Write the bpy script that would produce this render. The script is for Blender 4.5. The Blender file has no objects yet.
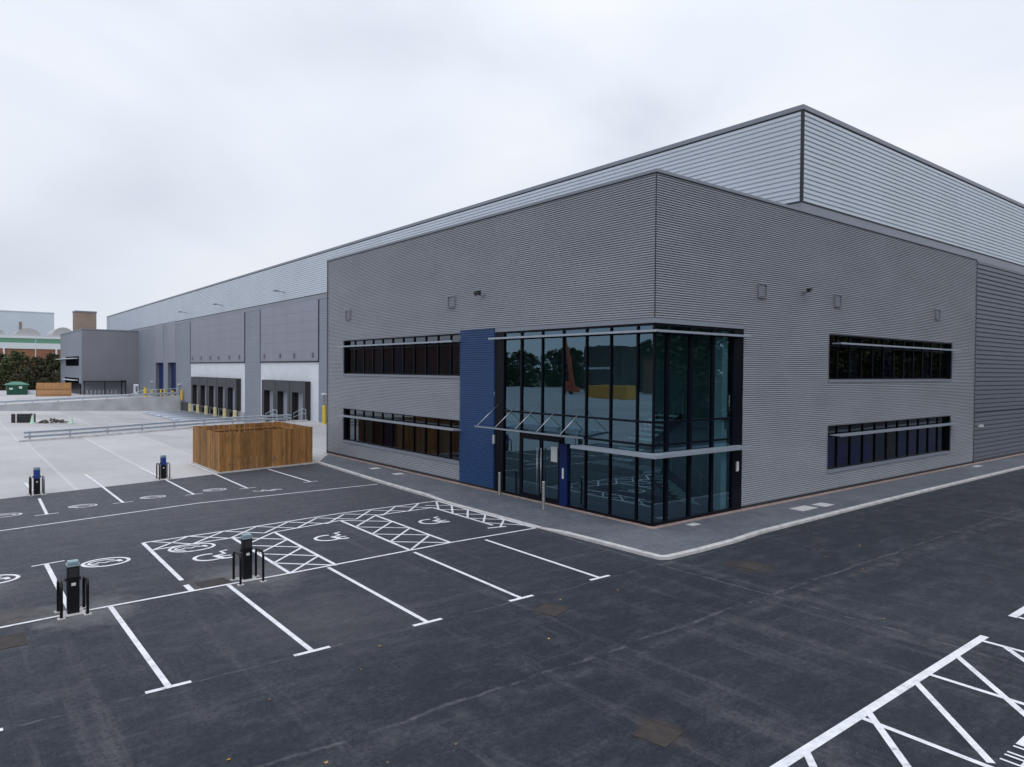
import bpy, bmesh, math, random
from mathutils import Vector, Matrix
random.seed(7)
C = bpy.context.scene.collection
sc = bpy.context.scene

# ------------------------------------------------------------------ helpers
class MB:
    def __init__(s): s.v=[]; s.f=[]; s.m=[]; s.smooth=False
    def quad(s,a,b,c,d,mi=0):
        n=len(s.v); s.v+= [a,b,c,d]; s.f.append((n,n+1,n+2,n+3)); s.m.append(mi); return s
    def poly(s,pts,mi=0):
        n=len(s.v); s.v+=list(pts); s.f.append(tuple(range(n,n+len(pts)))); s.m.append(mi); return s
    def box(s,x0,x1,y0,y1,z0,z1,mi=0):
        n=len(s.v)
        s.v+=[(x0,y0,z0),(x1,y0,z0),(x1,y1,z0),(x0,y1,z0),(x0,y0,z1),(x1,y0,z1),(x1,y1,z1),(x0,y1,z1)]
        for q in ((0,3,2,1),(4,5,6,7),(0,1,5,4),(1,2,6,5),(2,3,7,6),(3,0,4,7)):
            s.f.append(tuple(n+i for i in q)); s.m.append(mi)
        return s
    def bar(s,a,b,w,h,mi=0,up=(0,0,1)):
        a=Vector(a);b=Vector(b);d=(b-a).normalized();u=Vector(up)
        if abs(d.dot(u))>.98:u=Vector((1,0,0))
        r=d.cross(u).normalized();u=r.cross(d).normalized();n=len(s.v)
        for p in (a,b):
            for i,j in ((-1,-1),(1,-1),(1,1),(-1,1)): s.v.append(tuple(p+r*(i*w/2)+u*(j*h/2)))
        for q in ((0,1,2,3),(7,6,5,4),(0,4,5,1),(1,5,6,2),(2,6,7,3),(3,7,4,0)):
            s.f.append(tuple(n+i for i in q)); s.m.append(mi)
        return s
    def tube(s,pts,r,seg=10,mi=0,cap=True,r2=None):
        pts=[Vector(p) for p in pts]; rings=[]
        for i,p in enumerate(pts):
            d=(pts[min(i+1,len(pts)-1)]-pts[max(i-1,0)]).normalized()
            u=Vector((0,0,1)) if abs(d.z)<.9 else Vector((1,0,0))
            a=d.cross(u).normalized();b=a.cross(d).normalized()
            t=i/max(1,len(pts)-1); rr=r if r2 is None else r+(r2-r)*t
            n=len(s.v); rings.append(n)
            for k in range(seg):
                an=2*math.pi*k/seg; s.v.append(tuple(p+a*(rr*math.cos(an))+b*(rr*math.sin(an))))
        for i in range(len(rings)-1):
            for k in range(seg):
                k2=(k+1)%seg; s.f.append((rings[i]+k,rings[i]+k2,rings[i+1]+k2,rings[i+1]+k)); s.m.append(mi)
        if cap:
            s.f.append(tuple(rings[0]+k for k in range(seg))[::-1]); s.m.append(mi)
            s.f.append(tuple(rings[-1]+k for k in range(seg))); s.m.append(mi)
        return s
    def build(s,name,mat,parent=None,bevel=0,smooth=False):
        me=bpy.data.meshes.new(name); me.from_pydata([tuple(v) for v in s.v],[],s.f)
        mats=mat if isinstance(mat,(list,tuple)) else [mat]
        for m in mats: me.materials.append(m)
        if len(mats)>1:
            for p,mi in zip(me.polygons,s.m): p.material_index=mi
        if smooth:
            for p in me.polygons: p.use_smooth=True
        o=bpy.data.objects.new(name,me); C.objects.link(o)
        if parent:
            o.parent=parent
            if parent.type=='EMPTY': o.matrix_parent_inverse=Matrix.Translation(parent.location).inverted() if not parent.get('_loc') else Matrix.Identity(4)
        if bevel:
            b=o.modifiers.new('bevel','BEVEL'); b.width=bevel; b.segments=2; b.limit_method='ANGLE'
        return o
def tag(o,label=None,cat=None,group=None,kind=None):
    if label:o['label']=label
    if cat:o['category']=cat
    if group:o['group']=group
    if kind:o['kind']=kind
    return o
def thing(name,loc,label,cat,group=None,local=False,rz=0):
    o=bpy.data.objects.new(name,None); C.objects.link(o); o.location=loc; o.rotation_euler=(0,0,rz); o.empty_display_size=.3
    if local: o['_loc']=1
    return tag(o,label,cat,group)
def fin():
    for o in list(C.objects):
        if '_loc' in o: del o['_loc']
def dup(root,loc,rz=None,label=None,group=None,scale=None):
    r=root.copy(); C.objects.link(r); r.location=loc
    if rz is not None: r.rotation_euler=(0,0,rz)
    if scale: r.scale=(scale,)*3 if not isinstance(scale,tuple) else scale
    if label: r['label']=label
    if group: r['group']=group
    for ch in list(root.children):
        c=ch.copy(); C.objects.link(c); c.parent=r
        for g in ch.children:
            d=g.copy(); C.objects.link(d); d.parent=c
    return r

# ------------------------------------------------------------------ materials
def newmat(name):
    m=bpy.data.materials.new(name); m.use_nodes=True; nt=m.node_tree
    return m,nt,nt.nodes,nt.links,nt.nodes['Principled BSDF']
def N(ns,t,**k):
    n=ns.new(t)
    for a,b in k.items(): setattr(n,a,b)
    return n
def plain(name,col,rough=.6,metal=0,var=.08,scale=3.,bump=0,bscale=60,spec=.5,stretch=None):
    m,nt,ns,L,b=newmat(name)
    tc=N(ns,'ShaderNodeTexCoord'); mp=N(ns,'ShaderNodeMapping'); L.new(tc.outputs['Object'],mp.inputs[0])
    if stretch: mp.inputs['Scale'].default_value=stretch
    nz=N(ns,'ShaderNodeTexNoise'); nz.inputs['Scale'].default_value=scale; nz.inputs['Detail'].default_value=5; L.new(mp.outputs[0],nz.inputs['Vector'])
    r=N(ns,'ShaderNodeMapRange'); r.inputs[1].default_value=.3; r.inputs[2].default_value=.7; r.inputs[3].default_value=1-var; r.inputs[4].default_value=1+var
    L.new(nz.outputs[0],r.inputs[0])
    mx=N(ns,'ShaderNodeVectorMath',operation='SCALE'); mx.inputs[0].default_value=col; L.new(r.outputs[0],mx.inputs['Scale'])
    L.new(mx.outputs[0],b.inputs['Base Color']); b.inputs['Roughness'].default_value=rough; b.inputs['Metallic'].default_value=metal
    b.inputs['Specular IOR Level'].default_value=spec
    if bump:
        n2=N(ns,'ShaderNodeTexNoise'); n2.inputs['Scale'].default_value=bscale; n2.inputs['Detail'].default_value=4; L.new(mp.outputs[0],n2.inputs['Vector'])
        bp=N(ns,'ShaderNodeBump'); bp.inputs['Strength'].default_value=bump; bp.inputs['Distance'].default_value=.01
        L.new(n2.outputs[0],bp.inputs['Height']); L.new(bp.outputs[0],b.inputs['Normal'])
    return m
def glassmat(name,tint=(.30,.42,.42),refl=.14,rc=(.86,.95,1.)):
    m,nt,ns,L,b=newmat(name); ns.remove(b); out=ns['Material Output']
    tr=N(ns,'ShaderNodeBsdfTransparent'); tr.inputs[0].default_value=(*tint,1)
    gl=N(ns,'ShaderNodeBsdfGlossy'); gl.inputs[0].default_value=(*rc,1); gl.inputs['Roughness'].default_value=0.004
    tc=N(ns,'ShaderNodeTexCoord'); nz=N(ns,'ShaderNodeTexNoise'); nz.inputs['Scale'].default_value=.9; L.new(tc.outputs['Object'],nz.inputs['Vector'])
    bp=N(ns,'ShaderNodeBump'); bp.inputs['Strength'].default_value=.06; bp.inputs['Distance'].default_value=.02; L.new(nz.outputs[0],bp.inputs['Height']); L.new(bp.outputs[0],gl.inputs['Normal'])
    fr=N(ns,'ShaderNodeFresnel'); fr.inputs[0].default_value=1.5
    ad=N(ns,'ShaderNodeMath',operation='MULTIPLY_ADD'); ad.inputs[1].default_value=1.2; ad.inputs[2].default_value=refl; L.new(fr.outputs[0],ad.inputs[0]); ad.use_clamp=True
    mx=N(ns,'ShaderNodeMixShader'); L.new(ad.outputs[0],mx.inputs[0]); L.new(tr.outputs[0],mx.inputs[1]); L.new(gl.outputs[0],mx.inputs[2]); L.new(mx.outputs[0],out.inputs[0])
    return m
def ramp(ns,stops):
    r=N(ns,'ShaderNodeValToRGB'); e=r.color_ramp.elements
    e[0].position,e[0].color=stops[0][0],(*stops[0][1],1); e[1].position,e[1].color=stops[-1][0],(*stops[-1][1],1)
    for p,c in stops[1:-1]:
        x=e.new(p); x.color=(*c,1)
    return r
def noise(ns,L,vec,scale,detail=5,rough=.55,stretch=None,rot=0):
    mp=N(ns,'ShaderNodeMapping'); L.new(vec,mp.inputs[0])
    if stretch: mp.inputs['Scale'].default_value=stretch
    mp.inputs['Rotation'].default_value=(0,0,rot)
    n=N(ns,'ShaderNodeTexNoise'); n.inputs['Scale'].default_value=scale; n.inputs['Detail'].default_value=detail; n.inputs['Roughness'].default_value=rough
    L.new(mp.outputs[0],n.inputs['Vector']); return n
def mix(ns,L,fac,a,b,mode='MIX'):
    m=N(ns,'ShaderNodeMix',data_type='RGBA',blend_type=mode)
    if isinstance(fac,(int,float)): m.inputs[0].default_value=fac
    else: L.new(fac,m.inputs[0])
    for i,x in ((6,a),(7,b)):
        if isinstance(x,tuple): m.inputs[i].default_value=(*x,1)
        else: L.new(x,m.inputs[i])
    return m.outputs[2]
def mrange(ns,L,v,a,b,c,d):
    r=N(ns,'ShaderNodeMapRange'); r.inputs[1].default_value=a; r.inputs[2].default_value=b; r.inputs[3].default_value=c; r.inputs[4].default_value=d
    L.new(v,r.inputs[0]); return r.outputs[0]

Z0_=-.1
def asphalt():
    m,nt,ns,L,b=newmat('asphalt'); tc=N(ns,'ShaderNodeTexCoord'); v=tc.outputs['Object']
    big=noise(ns,L,v,.16,6,.6); mid=noise(ns,L,v,2.2,10,.74,(1,.45,1),.4); fine=noise(ns,L,v,13,7,.9); agg=noise(ns,L,v,110,2,.7)
    streak=noise(ns,L,v,1.1,9,.72,(.10,1.5,1),-.25); streak2=noise(ns,L,v,.9,9,.72,(1.6,.12,1),.15); 
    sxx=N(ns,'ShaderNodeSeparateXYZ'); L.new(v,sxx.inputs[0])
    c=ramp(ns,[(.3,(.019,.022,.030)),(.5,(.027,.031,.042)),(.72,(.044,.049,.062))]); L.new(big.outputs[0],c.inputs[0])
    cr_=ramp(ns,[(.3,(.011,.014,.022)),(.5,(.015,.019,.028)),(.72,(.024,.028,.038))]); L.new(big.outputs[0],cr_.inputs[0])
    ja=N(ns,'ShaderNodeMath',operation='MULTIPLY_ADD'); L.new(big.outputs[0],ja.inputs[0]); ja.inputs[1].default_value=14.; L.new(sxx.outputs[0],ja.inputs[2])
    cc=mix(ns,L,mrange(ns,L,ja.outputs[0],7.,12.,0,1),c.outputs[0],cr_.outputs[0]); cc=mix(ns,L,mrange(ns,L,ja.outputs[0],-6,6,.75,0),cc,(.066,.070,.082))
    c2=mix(ns,L,mrange(ns,L,mid.outputs[0],0.49,.74,0,.42),cc,(.078,.080,.092))
    c3=mix(ns,L,mrange(ns,L,streak.outputs[0],.54,.74,0,.5),c2,(.098,.098,.104))
    c3=mix(ns,L,mrange(ns,L,streak2.outputs[0],.58,.76,0,.4),c3,(.095,.095,.1))
    c4=mix(ns,L,.95,c3,mixscale(ns,L,fine.outputs[0],agg.outputs[0]),'MULTIPLY')
    # lighter pale grit speckles
    sp=N(ns,'ShaderNodeTexVoronoi'); sp.inputs['Scale'].default_value=22; L.new(v,sp.inputs['Vector'])
    spm=mrange(ns,L,sp.outputs['Distance'],.05,.16,.8,0); nzm=noise(ns,L,v,.8,4); 
    mu=N(ns,'ShaderNodeMath',operation='MULTIPLY'); L.new(spm,mu.inputs[0]); L.new(mrange(ns,L,nzm.outputs[0],.42,.6,0,1),mu.inputs[1])
    c5=mix(ns,L,mu.outputs[0],c4,(.22,.21,.20))
    # paver seams: long straight dusty joints, wobbling a little
    sx=N(ns,'ShaderNodeSeparateXYZ'); L.new(v,sx.inputs[0])
    wob=noise(ns,L,v,.7,3)
    def seam(sock,pos,w,ang=0.):
        a=N(ns,'ShaderNodeMath',operation='SUBTRACT'); L.new(sock,a.inputs[0]); a.inputs[1].default_value=pos
        w2=N(ns,'ShaderNodeMath',operation='MULTIPLY_ADD'); L.new(wob.outputs[0],w2.inputs[0]); w2.inputs[1].default_value=.35; L.new(a.outputs[0],w2.inputs[2])
        ab=N(ns,'ShaderNodeMath',operation='ABSOLUTE'); L.new(w2.outputs[0],ab.inputs[0])
        return mrange(ns,L,ab.outputs[0],0,w,1,0)
    cur=c5
    br=noise(ns,L,v,2.6,5,.7); brm=mrange(ns,L,br.outputs[0],.42,.62,.0,.75)
    for axis,pos,w in (('X',6.2,.06),('X',6.6,.3),('Y',-3.15,.06),('Y',-2.7,.3),('X',2.95,.04),('X',-10.6,.05),('Y',12.5,.05)):
        s=seam(sx.outputs[axis],pos+.175,w); mm=N(ns,'ShaderNodeMath',operation='MULTIPLY'); L.new(s,mm.inputs[0]); L.new(mrange(ns,L,br.outputs[0],.42,.62,0,.75 if w<.1 else .30),mm.inputs[1])
        cur=mix(ns,L,mm.outputs[0],cur,(.125,.125,.13))
    for px_,py_,rad,colr,amt in ((-2.0,-15.9,1.15,(.16,.16,.165),.8),(-2.5,-12.3,1.5,(.15,.15,.155),.75),(-2.6,-17.3,.8,(.10,.082,.07),.55),(-5.2,-17.6,1.3,(.12,.115,.115),.6),(8.75,-10.1,.42,(.060,.038,.028),.7),(3.9,-7.9,.45,(.05,.036,.03),.6),(4.5,-1.3,.7,(.055,.038,.03),.8),(-2.5,-13.2,.6,(.07,.055,.05),.8),(1.5,-12,2.2,(.09,.09,.095),.35),(-7.2,-1.6,1.4,(.12,.12,.125),.3)):
        dv=N(ns,'ShaderNodeVectorMath',operation='DISTANCE'); L.new(v,dv.inputs[0]); dv.inputs[1].default_value=(px_,py_,Z0_)
        n4=noise(ns,L,v,1.9,9,.78,(1,1,1),px_)
        da=N(ns,'ShaderNodeMath',operation='MULTIPLY_ADD'); L.new(n4.outputs[0],da.inputs[0]); da.inputs[1].default_value=-2.4*rad; L.new(dv.outputs['Value'],da.inputs[2])
        cur=mix(ns,L,mrange(ns,L,da.outputs[0],-1.1*rad,-.1*rad,amt,0),cur,colr)
    L.new(cur,b.inputs['Base Color']); 
    L.new(mrange(ns,L,mid.outputs[0],.3,.7,.78,.6),b.inputs['Roughness']); b.inputs['Specular IOR Level'].default_value=.22
    bp=N(ns,'ShaderNodeBump'); bp.inputs['Strength'].default_value=.5; bp.inputs['Distance'].default_value=.008; L.new(agg.outputs[0],bp.inputs['Height']); L.new(bp.outputs[0],b.inputs['Normal'])
    return m
def mixscale(ns,L,a,b):
    ad=N(ns,'ShaderNodeMath',operation='ADD'); L.new(a,ad.inputs[0]); L.new(b,ad.inputs[1])
    r=mrange(ns,L,ad.outputs[0],.80,1.20,.1,1.95); cb=N(ns,'ShaderNodeCombineXYZ')
    for i in range(3): L.new(r,cb.inputs[i])
    return cb.outputs[0]
def concrete_yard():
    m,nt,ns,L,b=newmat('yard_concrete'); tc=N(ns,'ShaderNodeTexCoord'); v=tc.outputs['Object']
    big=noise(ns,L,v,.09,5,.6); brush=noise(ns,L,v,2.2,4,.6,(6,.12,1)); st=noise(ns,L,v,.5,6,.65,(.3,1,1)); fine=noise(ns,L,v,14,4,.7)
    c=ramp(ns,[(.3,(.365,.358,.362)),(.7,(.50,.488,.495))]); L.new(big.outputs[0],c.inputs[0])
    c1=mix(ns,L,.25,c.outputs[0],brushc(ns,L,brush.outputs[0],.6,1.25),'MULTIPLY')
    c2=mix(ns,L,mrange(ns,L,st.outputs[0],.5,.75,0,.3),c1,(.30,.295,.29))
    c3=mix(ns,L,.15,c2,brushc(ns,L,fine.outputs[0],.4,1.5),'MULTIPLY')
    sx=N(ns,'ShaderNodeSeparateXYZ'); L.new(v,sx.inputs[0]); cur=c3
    for axis,p,off,jc in (('X',18.,.8,(.28,.28,.28)),('Y',3.6,3.5,(.66,.66,.68))):
        a=N(ns,'ShaderNodeMath',operation='ADD'); a.inputs[1].default_value=500+off; L.new(sx.outputs[axis],a.inputs[0])
        md=N(ns,'ShaderNodeMath',operation='MODULO'); L.new(a.outputs[0],md.inputs[0]); md.inputs[1].default_value=p
        s=mrange(ns,L,md.outputs[0],0,.2 if axis=='Y' else .04,.38,0.); cur=mix(ns,L,s,cur,jc)
        # each slab slightly different
    fl=N(ns,'ShaderNodeVectorMath',operation='SNAP'); fl.inputs[1].default_value=(18,3.6,50); ad=N(ns,'ShaderNodeVectorMath',operation='ADD'); ad.inputs[1].default_value=(500.8,503.5,0); L.new(v,ad.inputs[0]); L.new(ad.outputs[0],fl.inputs[0])
    wn=N(ns,'ShaderNodeTexWhiteNoise',noise_dimensions='3D'); L.new(fl.outputs[0],wn.inputs[0])
    cur=mix(ns,L,1,cur,brushc(ns,L,wn.outputs[0],1.04,.90,0,1),'MULTIPLY')
    L.new(cur,b.inputs['Base Color']); b.inputs['Roughness'].default_value=.8; b.inputs['Specular IOR Level'].default_value=.3
    return m
def brushc(ns,L,s,lo,hi,a=.25,bb=.75):
    r=mrange(ns,L,s,a,bb,lo,hi); cb=N(ns,'ShaderNodeCombineXYZ')
    for i in range(3): L.new(r,cb.inputs[i])
    return cb.outputs[0]
def paint():
    m,nt,ns,L,b=newmat('white_road_paint'); tc=N(ns,'ShaderNodeTexCoord'); v=tc.outputs['Object']
    n=noise(ns,L,v,5,8,.75); n2=noise(ns,L,v,60,3,.7)
    c=ramp(ns,[(.30,(.20,.20,.22)),(.42,(.60,.61,.64)),(.6,(.74,.75,.78))]); L.new(n.outputs[0],c.inputs[0])
    L.new(mix(ns,L,.3,c.outputs[0],brushc(ns,L,n2.outputs[0],.5,1.3),'MULTIPLY'),b.inputs['Base Color']); b.inputs['Roughness'].default_value=.6
    return m
def faded():
    m,nt,ns,L,b=newmat('thin_road_paint'); tc=N(ns,'ShaderNodeTexCoord'); v=tc.outputs['Object']
    n=noise(ns,L,v,7,6,.7); c=ramp(ns,[(.3,(.30,.30,.32)),(.6,(.62,.62,.65))]); L.new(n.outputs[0],c.inputs[0]); L.new(c.outputs[0],b.inputs['Base Color']); b.inputs['Roughness'].default_value=.7
    return m
def pavers():
    m,nt,ns,L,b=newmat('block_paving'); tc=N(ns,'ShaderNodeTexCoord'); v=tc.outputs['Object']
    br=N(ns,'ShaderNodeTexBrick'); br.inputs['Scale'].default_value=1; br.inputs['Brick Width'].default_value=.2; br.inputs['Row Height'].default_value=.1; br.inputs['Mortar Size'].default_value=.004
    br.inputs['Color1'].default_value=(.078,.088,.108,1); br.inputs['Color2'].default_value=(.112,.122,.145,1); br.inputs['Mortar'].default_value=(.06,.062,.07,1); L.new(v,br.inputs['Vector'])
    n=noise(ns,L,v,.8,6,.65); n2=noise(ns,L,v,.25,4)
    c=mix(ns,L,.55,br.outputs[0],brushc(ns,L,n.outputs[0],.55,1.5),'MULTIPLY')
    c=mix(ns,L,mrange(ns,L,n2.outputs[0],.5,.7,0,.4),c,(.17,.175,.19))
    L.new(c,b.inputs['Base Color']); b.inputs['Roughness'].default_value=.7; return m
def wood():
    m,nt,ns,L,b=newmat('stained_timber'); tc=N(ns,'ShaderNodeTexCoord'); v=tc.outputs['Object']; g=N(ns,'ShaderNodeNewGeometry')
    gr=noise(ns,L,v,9,6,.7,(2.5,2.5,.25)); kn=noise(ns,L,v,2.2,4,.6,(1,1,.5))
    c=ramp(ns,[(.3,(.175,.076,.020)),(.5,(.27,.13,.038)),(.72,(.335,.178,.060))]); L.new(gr.outputs[0],c.inputs[0])
    c1=mix(ns,L,.9,c.outputs[0],brushc(ns,L,g.outputs['Random Per Island'],.6,1.35,0,1),'MULTIPLY')
    c2=mix(ns,L,mrange(ns,L,kn.outputs[0],.52,.72,0,.6),c1,(.07,.045,.018))
    L.new(c2,b.inputs['Base Color']); b.inputs['Roughness'].default_value=.75; return m
def foliage(name,a,bc):
    m,nt,ns,L,b=newmat(name); g=N(ns,'ShaderNodeNewGeometry'); tc=N(ns,'ShaderNodeTexCoord')
    oi=N(ns,'ShaderNodeObjectInfo'); ad=N(ns,'ShaderNodeMath',operation='MULTIPLY_ADD'); L.new(oi.outputs['Random'],ad.inputs[0]); ad.inputs[1].default_value=.5; 
    L.new(g.outputs['Random Per Island'],ad.inputs[2]); c=ramp(ns,[(.1,a),(1.2 if False else .95,bc)]); 
    L.new(mrange(ns,L,ad.outputs[0],0,1.5,0,1),c.inputs[0]); L.new(c.outputs[0],b.inputs['Base Color']); b.inputs['Roughness'].default_value=.7; b.inputs['Specular IOR Level'].default_value=.2
    return m
def brickmat(name,c1,c2,mo,w=.22,h=.075):
    m,nt,ns,L,b=newmat(name); tc=N(ns,'ShaderNodeTexCoord'); sx=N(ns,'ShaderNodeSeparateXYZ'); L.new(tc.outputs['Object'],sx.inputs[0])
    cb=N(ns,'ShaderNodeCombineXYZ'); ad=N(ns,'ShaderNodeMath',operation='ADD'); L.new(sx.outputs[0],ad.inputs[0]); L.new(sx.outputs[1],ad.inputs[1]); L.new(ad.outputs[0],cb.inputs[0]); L.new(sx.outputs[2],cb.inputs[1])
    br=N(ns,'ShaderNodeTexBrick'); br.inputs['Scale'].default_value=1; br.inputs['Brick Width'].default_value=w; br.inputs['Row Height'].default_value=h; br.inputs['Mortar Size'].default_value=.01
    br.inputs['Color1'].default_value=(*c1,1); br.inputs['Color2'].default_value=(*c2,1); br.inputs['Mortar'].default_value=(*mo,1); L.new(cb.outputs[0],br.inputs['Vector'])
    n=noise(ns,L,tc.outputs['Object'],.25,5); L.new(mix(ns,L,.5,br.outputs[0],brushc(ns,L,n.outputs[0],.6,1.4),'MULTIPLY'),b.inputs['Base Color']); b.inputs['Roughness'].default_value=.85; return m

M={}
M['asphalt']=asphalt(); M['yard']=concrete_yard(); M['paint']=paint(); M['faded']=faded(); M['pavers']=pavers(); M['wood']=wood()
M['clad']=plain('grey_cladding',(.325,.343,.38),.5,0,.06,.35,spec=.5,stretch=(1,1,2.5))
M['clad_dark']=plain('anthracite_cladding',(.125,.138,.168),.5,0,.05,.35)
M['clad_light']=plain('silver_cladding',(.51,.555,.625),.42,0,.04,.3)
M['clad_mid']=plain('mid_grey_cladding',(.235,.258,.31),.5,0,.05,.3)
M['panel']=plain('flat_panel',(.225,.235,.29),.5,0,.04,.3)
M['blue']=plain('blue_cladding',(.013,.060,.185),.45,0,.06,.6)
M['coping']=plain('coping',(.19,.21,.25),.45,0,.06,.5)
M['gap']=plain('shadow_gap',(.02,.022,.03),.7)
M['frame']=plain('black_frame',(.004,.005,.010),.3,0,.05,spec=.12)
M['silver']=plain('anodised_shade',(.31,.35,.41),.4,.3,.05,2)
M['steel']=plain('stainless',(.42,.43,.44),.35,.85,.08,6)
M['galv']=plain('galvanised',(.42,.46,.52),.45,.4,.12,3)
M['glass']=glassmat('tinted_glass',(.46,.68,.76),.125,(.50,.78,1.))
M['glass_clear']=glassmat('canopy_glass',(.80,.86,.88),.05)
M['glass_dark']=glassmat('window_glass',(.42,.50,.60),.05,(.8,.9,1.))
M['kerb']=plain('kerb_concrete',(.46,.45,.45),.8,0,.2,2.5,.2,50)
M['edging']=plain('pink_edging',(.30,.215,.19),.85,0,.3,4,.3,40)
M['slab']=plain('pale_slab',(.45,.45,.45),.8,0,.1,5)
M['conc']=plain('wall_concrete',(.36,.37,.39),.85,0,.15,.7)
M['white']=plain('white_wall',(.62,.65,.70),.6,0,.05,.8)
M['black']=plain('black_rubber',(.012,.012,.014),.6,0,.1)
M['shelter']=plain('shelter_fabric',(.052,.055,.065),.75,0,.12,1.2)
M['yellow']=plain('yellow_paint',(.62,.44,.03),.5,0,.12,3)
M['pyellow']=plain('pale_yellow_post',(.56,.50,.27),.6,0,.15,3)
M['film']=plain('blue_film',(.015,.04,.32),.5)
M['navy']=plain('navy_door',(.003,.013,.085),.5,0,.06,1,spec=.2)
M['tyre']=plain('tyre_mark',(.016,.018,.024),.75,0,.4,4,spec=.2)
M['charger']=plain('charger_black',(.006,.006,.008),.4,0,.1,6,spec=.25)
M['chargercap']=plain('charger_cap',(.22,.30,.34),.4,0,.1,6)
M['chargerblue']=plain('charger_blue',(.01,.04,.22),.4,0,.1,6)
M['label']=plain('white_label',(.55,.58,.58),.5,0,.1,30)
M['gpost']=plain('grey_post',(.20,.20,.215),.5,.2,.1,6)
M['green']=plain('green_skip',(.007,.075,.045),.5,0,.15,2)
M['greenlid']=plain('green_lid',(.06,.19,.14),.5,0,.15,2)
M['interior']=plain('interior_wall',(.15,.20,.185),.8,0,.05,1)
M['intdark']=plain('interior_dark',(.05,.055,.06),.8,0,.2,1)
M['intbrown']=plain('interior_brown',(.060,.040,.034),.8,0,.4,1.5,stretch=(2,2,.15))
M['intfloor']=plain('interior_floor',(.018,.035,.07),.35,0,.1,1)
M['pale']=plain('pale_pillar',(.74,.82,.76),.7)
M['tread']=plain('stair_tread',(.85,.87,.82),.7,0,.1,2)
M['patch']=plain('rusty_patch',(.030,.023,.022),.85,0,.35,5,.4,60)
M['bark']=plain('bark',(.06,.05,.04),.9,0,.3,5,.4,20)
M['birch']=plain('pale_bark',(.22,.21,.19),.85,0,.4,4)
M['leaf']=foliage('leaf_dark',(.030,.038,.018),(.10,.115,.05))
M['leaf2']=foliage('leaf_olive',(.045,.055,.026),(.14,.155,.07))
M['leaf3']=foliage('leaf_brown',(.028,.030,.018),(.09,.085,.045))
M['orange']=plain('orange_paint',(.42,.075,.03),.5,0,.1,2)
M['skipyellow']=plain('yellow_skip_paint',(.70,.33,.02),.5,0,.1,2)
M['red']=plain('red_paint',(.45,.03,.02),.5,0,.1,2)
M['brick']=brickmat('red_brick',(.30,.12,.06),(.22,.085,.05),(.25,.2,.17),.9,.3)
M['bricktower']=brickmat('brown_brick',(.27,.20,.165),(.23,.17,.14),(.25,.22,.2),.9,.3)
M['palewall']=plain('pale_industrial',(.52,.58,.66),.7,0,.05,.1)
M['palewhite']=plain('pale_sheeting',(.62,.66,.70),.7,0,.04,.1)
M['pink']=plain('pinkish_roof',(.40,.395,.41),.8,0,.05,.1)
M['stripe']=plain('green_stripe',(.12,.28,.20),.6,0,.05,.3)
M['grass']=plain('rough_grass',(.05,.062,.028),.95,0,.4,.6,.4,9)
M['roof']=plain('roof_membrane',(.25,.26,.28),.7,0,.08,.3)
M['cone']=plain('pale_green_cone',(.45,.60,.50),.6,0,.05,5)
M['leafdry']=foliage('dry_leaf',(.25,.13,.03),(.45,.30,.08))

# ------------------------------------------------------------------ ribbed sheet
def ribs(mb,ax,a0,a1,z0,z1,plane,out,pitch,depth,prof='sin',mi=0):
    """sheet with horizontal ribs; ax='x': runs along x on plane y, 'y': runs along y on plane x; out=+-1 outward sign"""
    if prof=='sin': ps=[(k/6,.5-.5*math.cos(2*math.pi*k/6)) for k in range(6)]
    elif prof=='half': ps=[(0,0),(.06,.8),(.14,1),(.48,1),(.56,.8),(.58,0)]
    else: ps=[(0,0),(.10,1),(.72,1),(.80,0)]
    zs=[]; k=math.floor(z0/pitch)
    while k*pitch<=z1:
        for t,h in ps:
            z=(k+t)*pitch
            if z0<z<z1: zs.append((z,h))
        k+=1
    def hv(z):
        t=(z/pitch)%1; q=ps+[(1,ps[0][1])]
        for (t0,h0),(t1,h1) in zip(q,q[1:]):
            if t0<=t<=t1: return h0+(h1-h0)*(t-t0)/(t1-t0)
        return 0
    zs=[(z0,hv(z0))]+zs+[(z1,hv(z1))]
    n=len(mb.v)
    for z,h in zs:
        p=plane+out*depth*h
        if ax=='x': mb.v+=[(a0,p,z),(a1,p,z)]
        else: mb.v+=[(p,a0,z),(p,a1,z)]
    fl = (ax=='x' and out<0) or (ax=='y' and out>0)
    for i in range(len(zs)-1):
        q=(n+2*i,n+2*i+1,n+2*i+3,n+2*i+2); mb.f.append(q if fl else q[::-1]); mb.m.append(mi)

# ------------------------------------------------------------------ ground
Z0=-0.1
def sheet(name,pts,z,mat,h=None):
    mb=MB(); mb.poly([(x,y,z) for x,y in pts]); o=mb.build(name,mat); return tag(o,kind='structure')
# terrain to the horizon
mb=MB(); mb.quad((-3000,-3000,-2.6),(3000,-3000,-2.6),(3000,3000,-2.6),(-3000,3000,-2.6)); 
g=mb.build('ground',M['grass']); tag(g,kind='structure')
# asphalt car park and road (edge against the concrete measured slightly skew)
EDGE=[(-15.5,-33.0),(-18.87,-16.52),(-20.9,-7.9),(-21.95,-2.3),(-22.05,-2.0)]
mb=MB()
mb.poly([(-9,-62,Z0),(40,-62,Z0),(40,140,Z0),(-2,140,Z0),(-2,-1,Z0),(-22.0,-1,Z0)]+[(x,y,Z0) for x,y in EDGE[::-1]])
tag(mb.build('car_park_asphalt',M['asphalt']),kind='structure')
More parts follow.
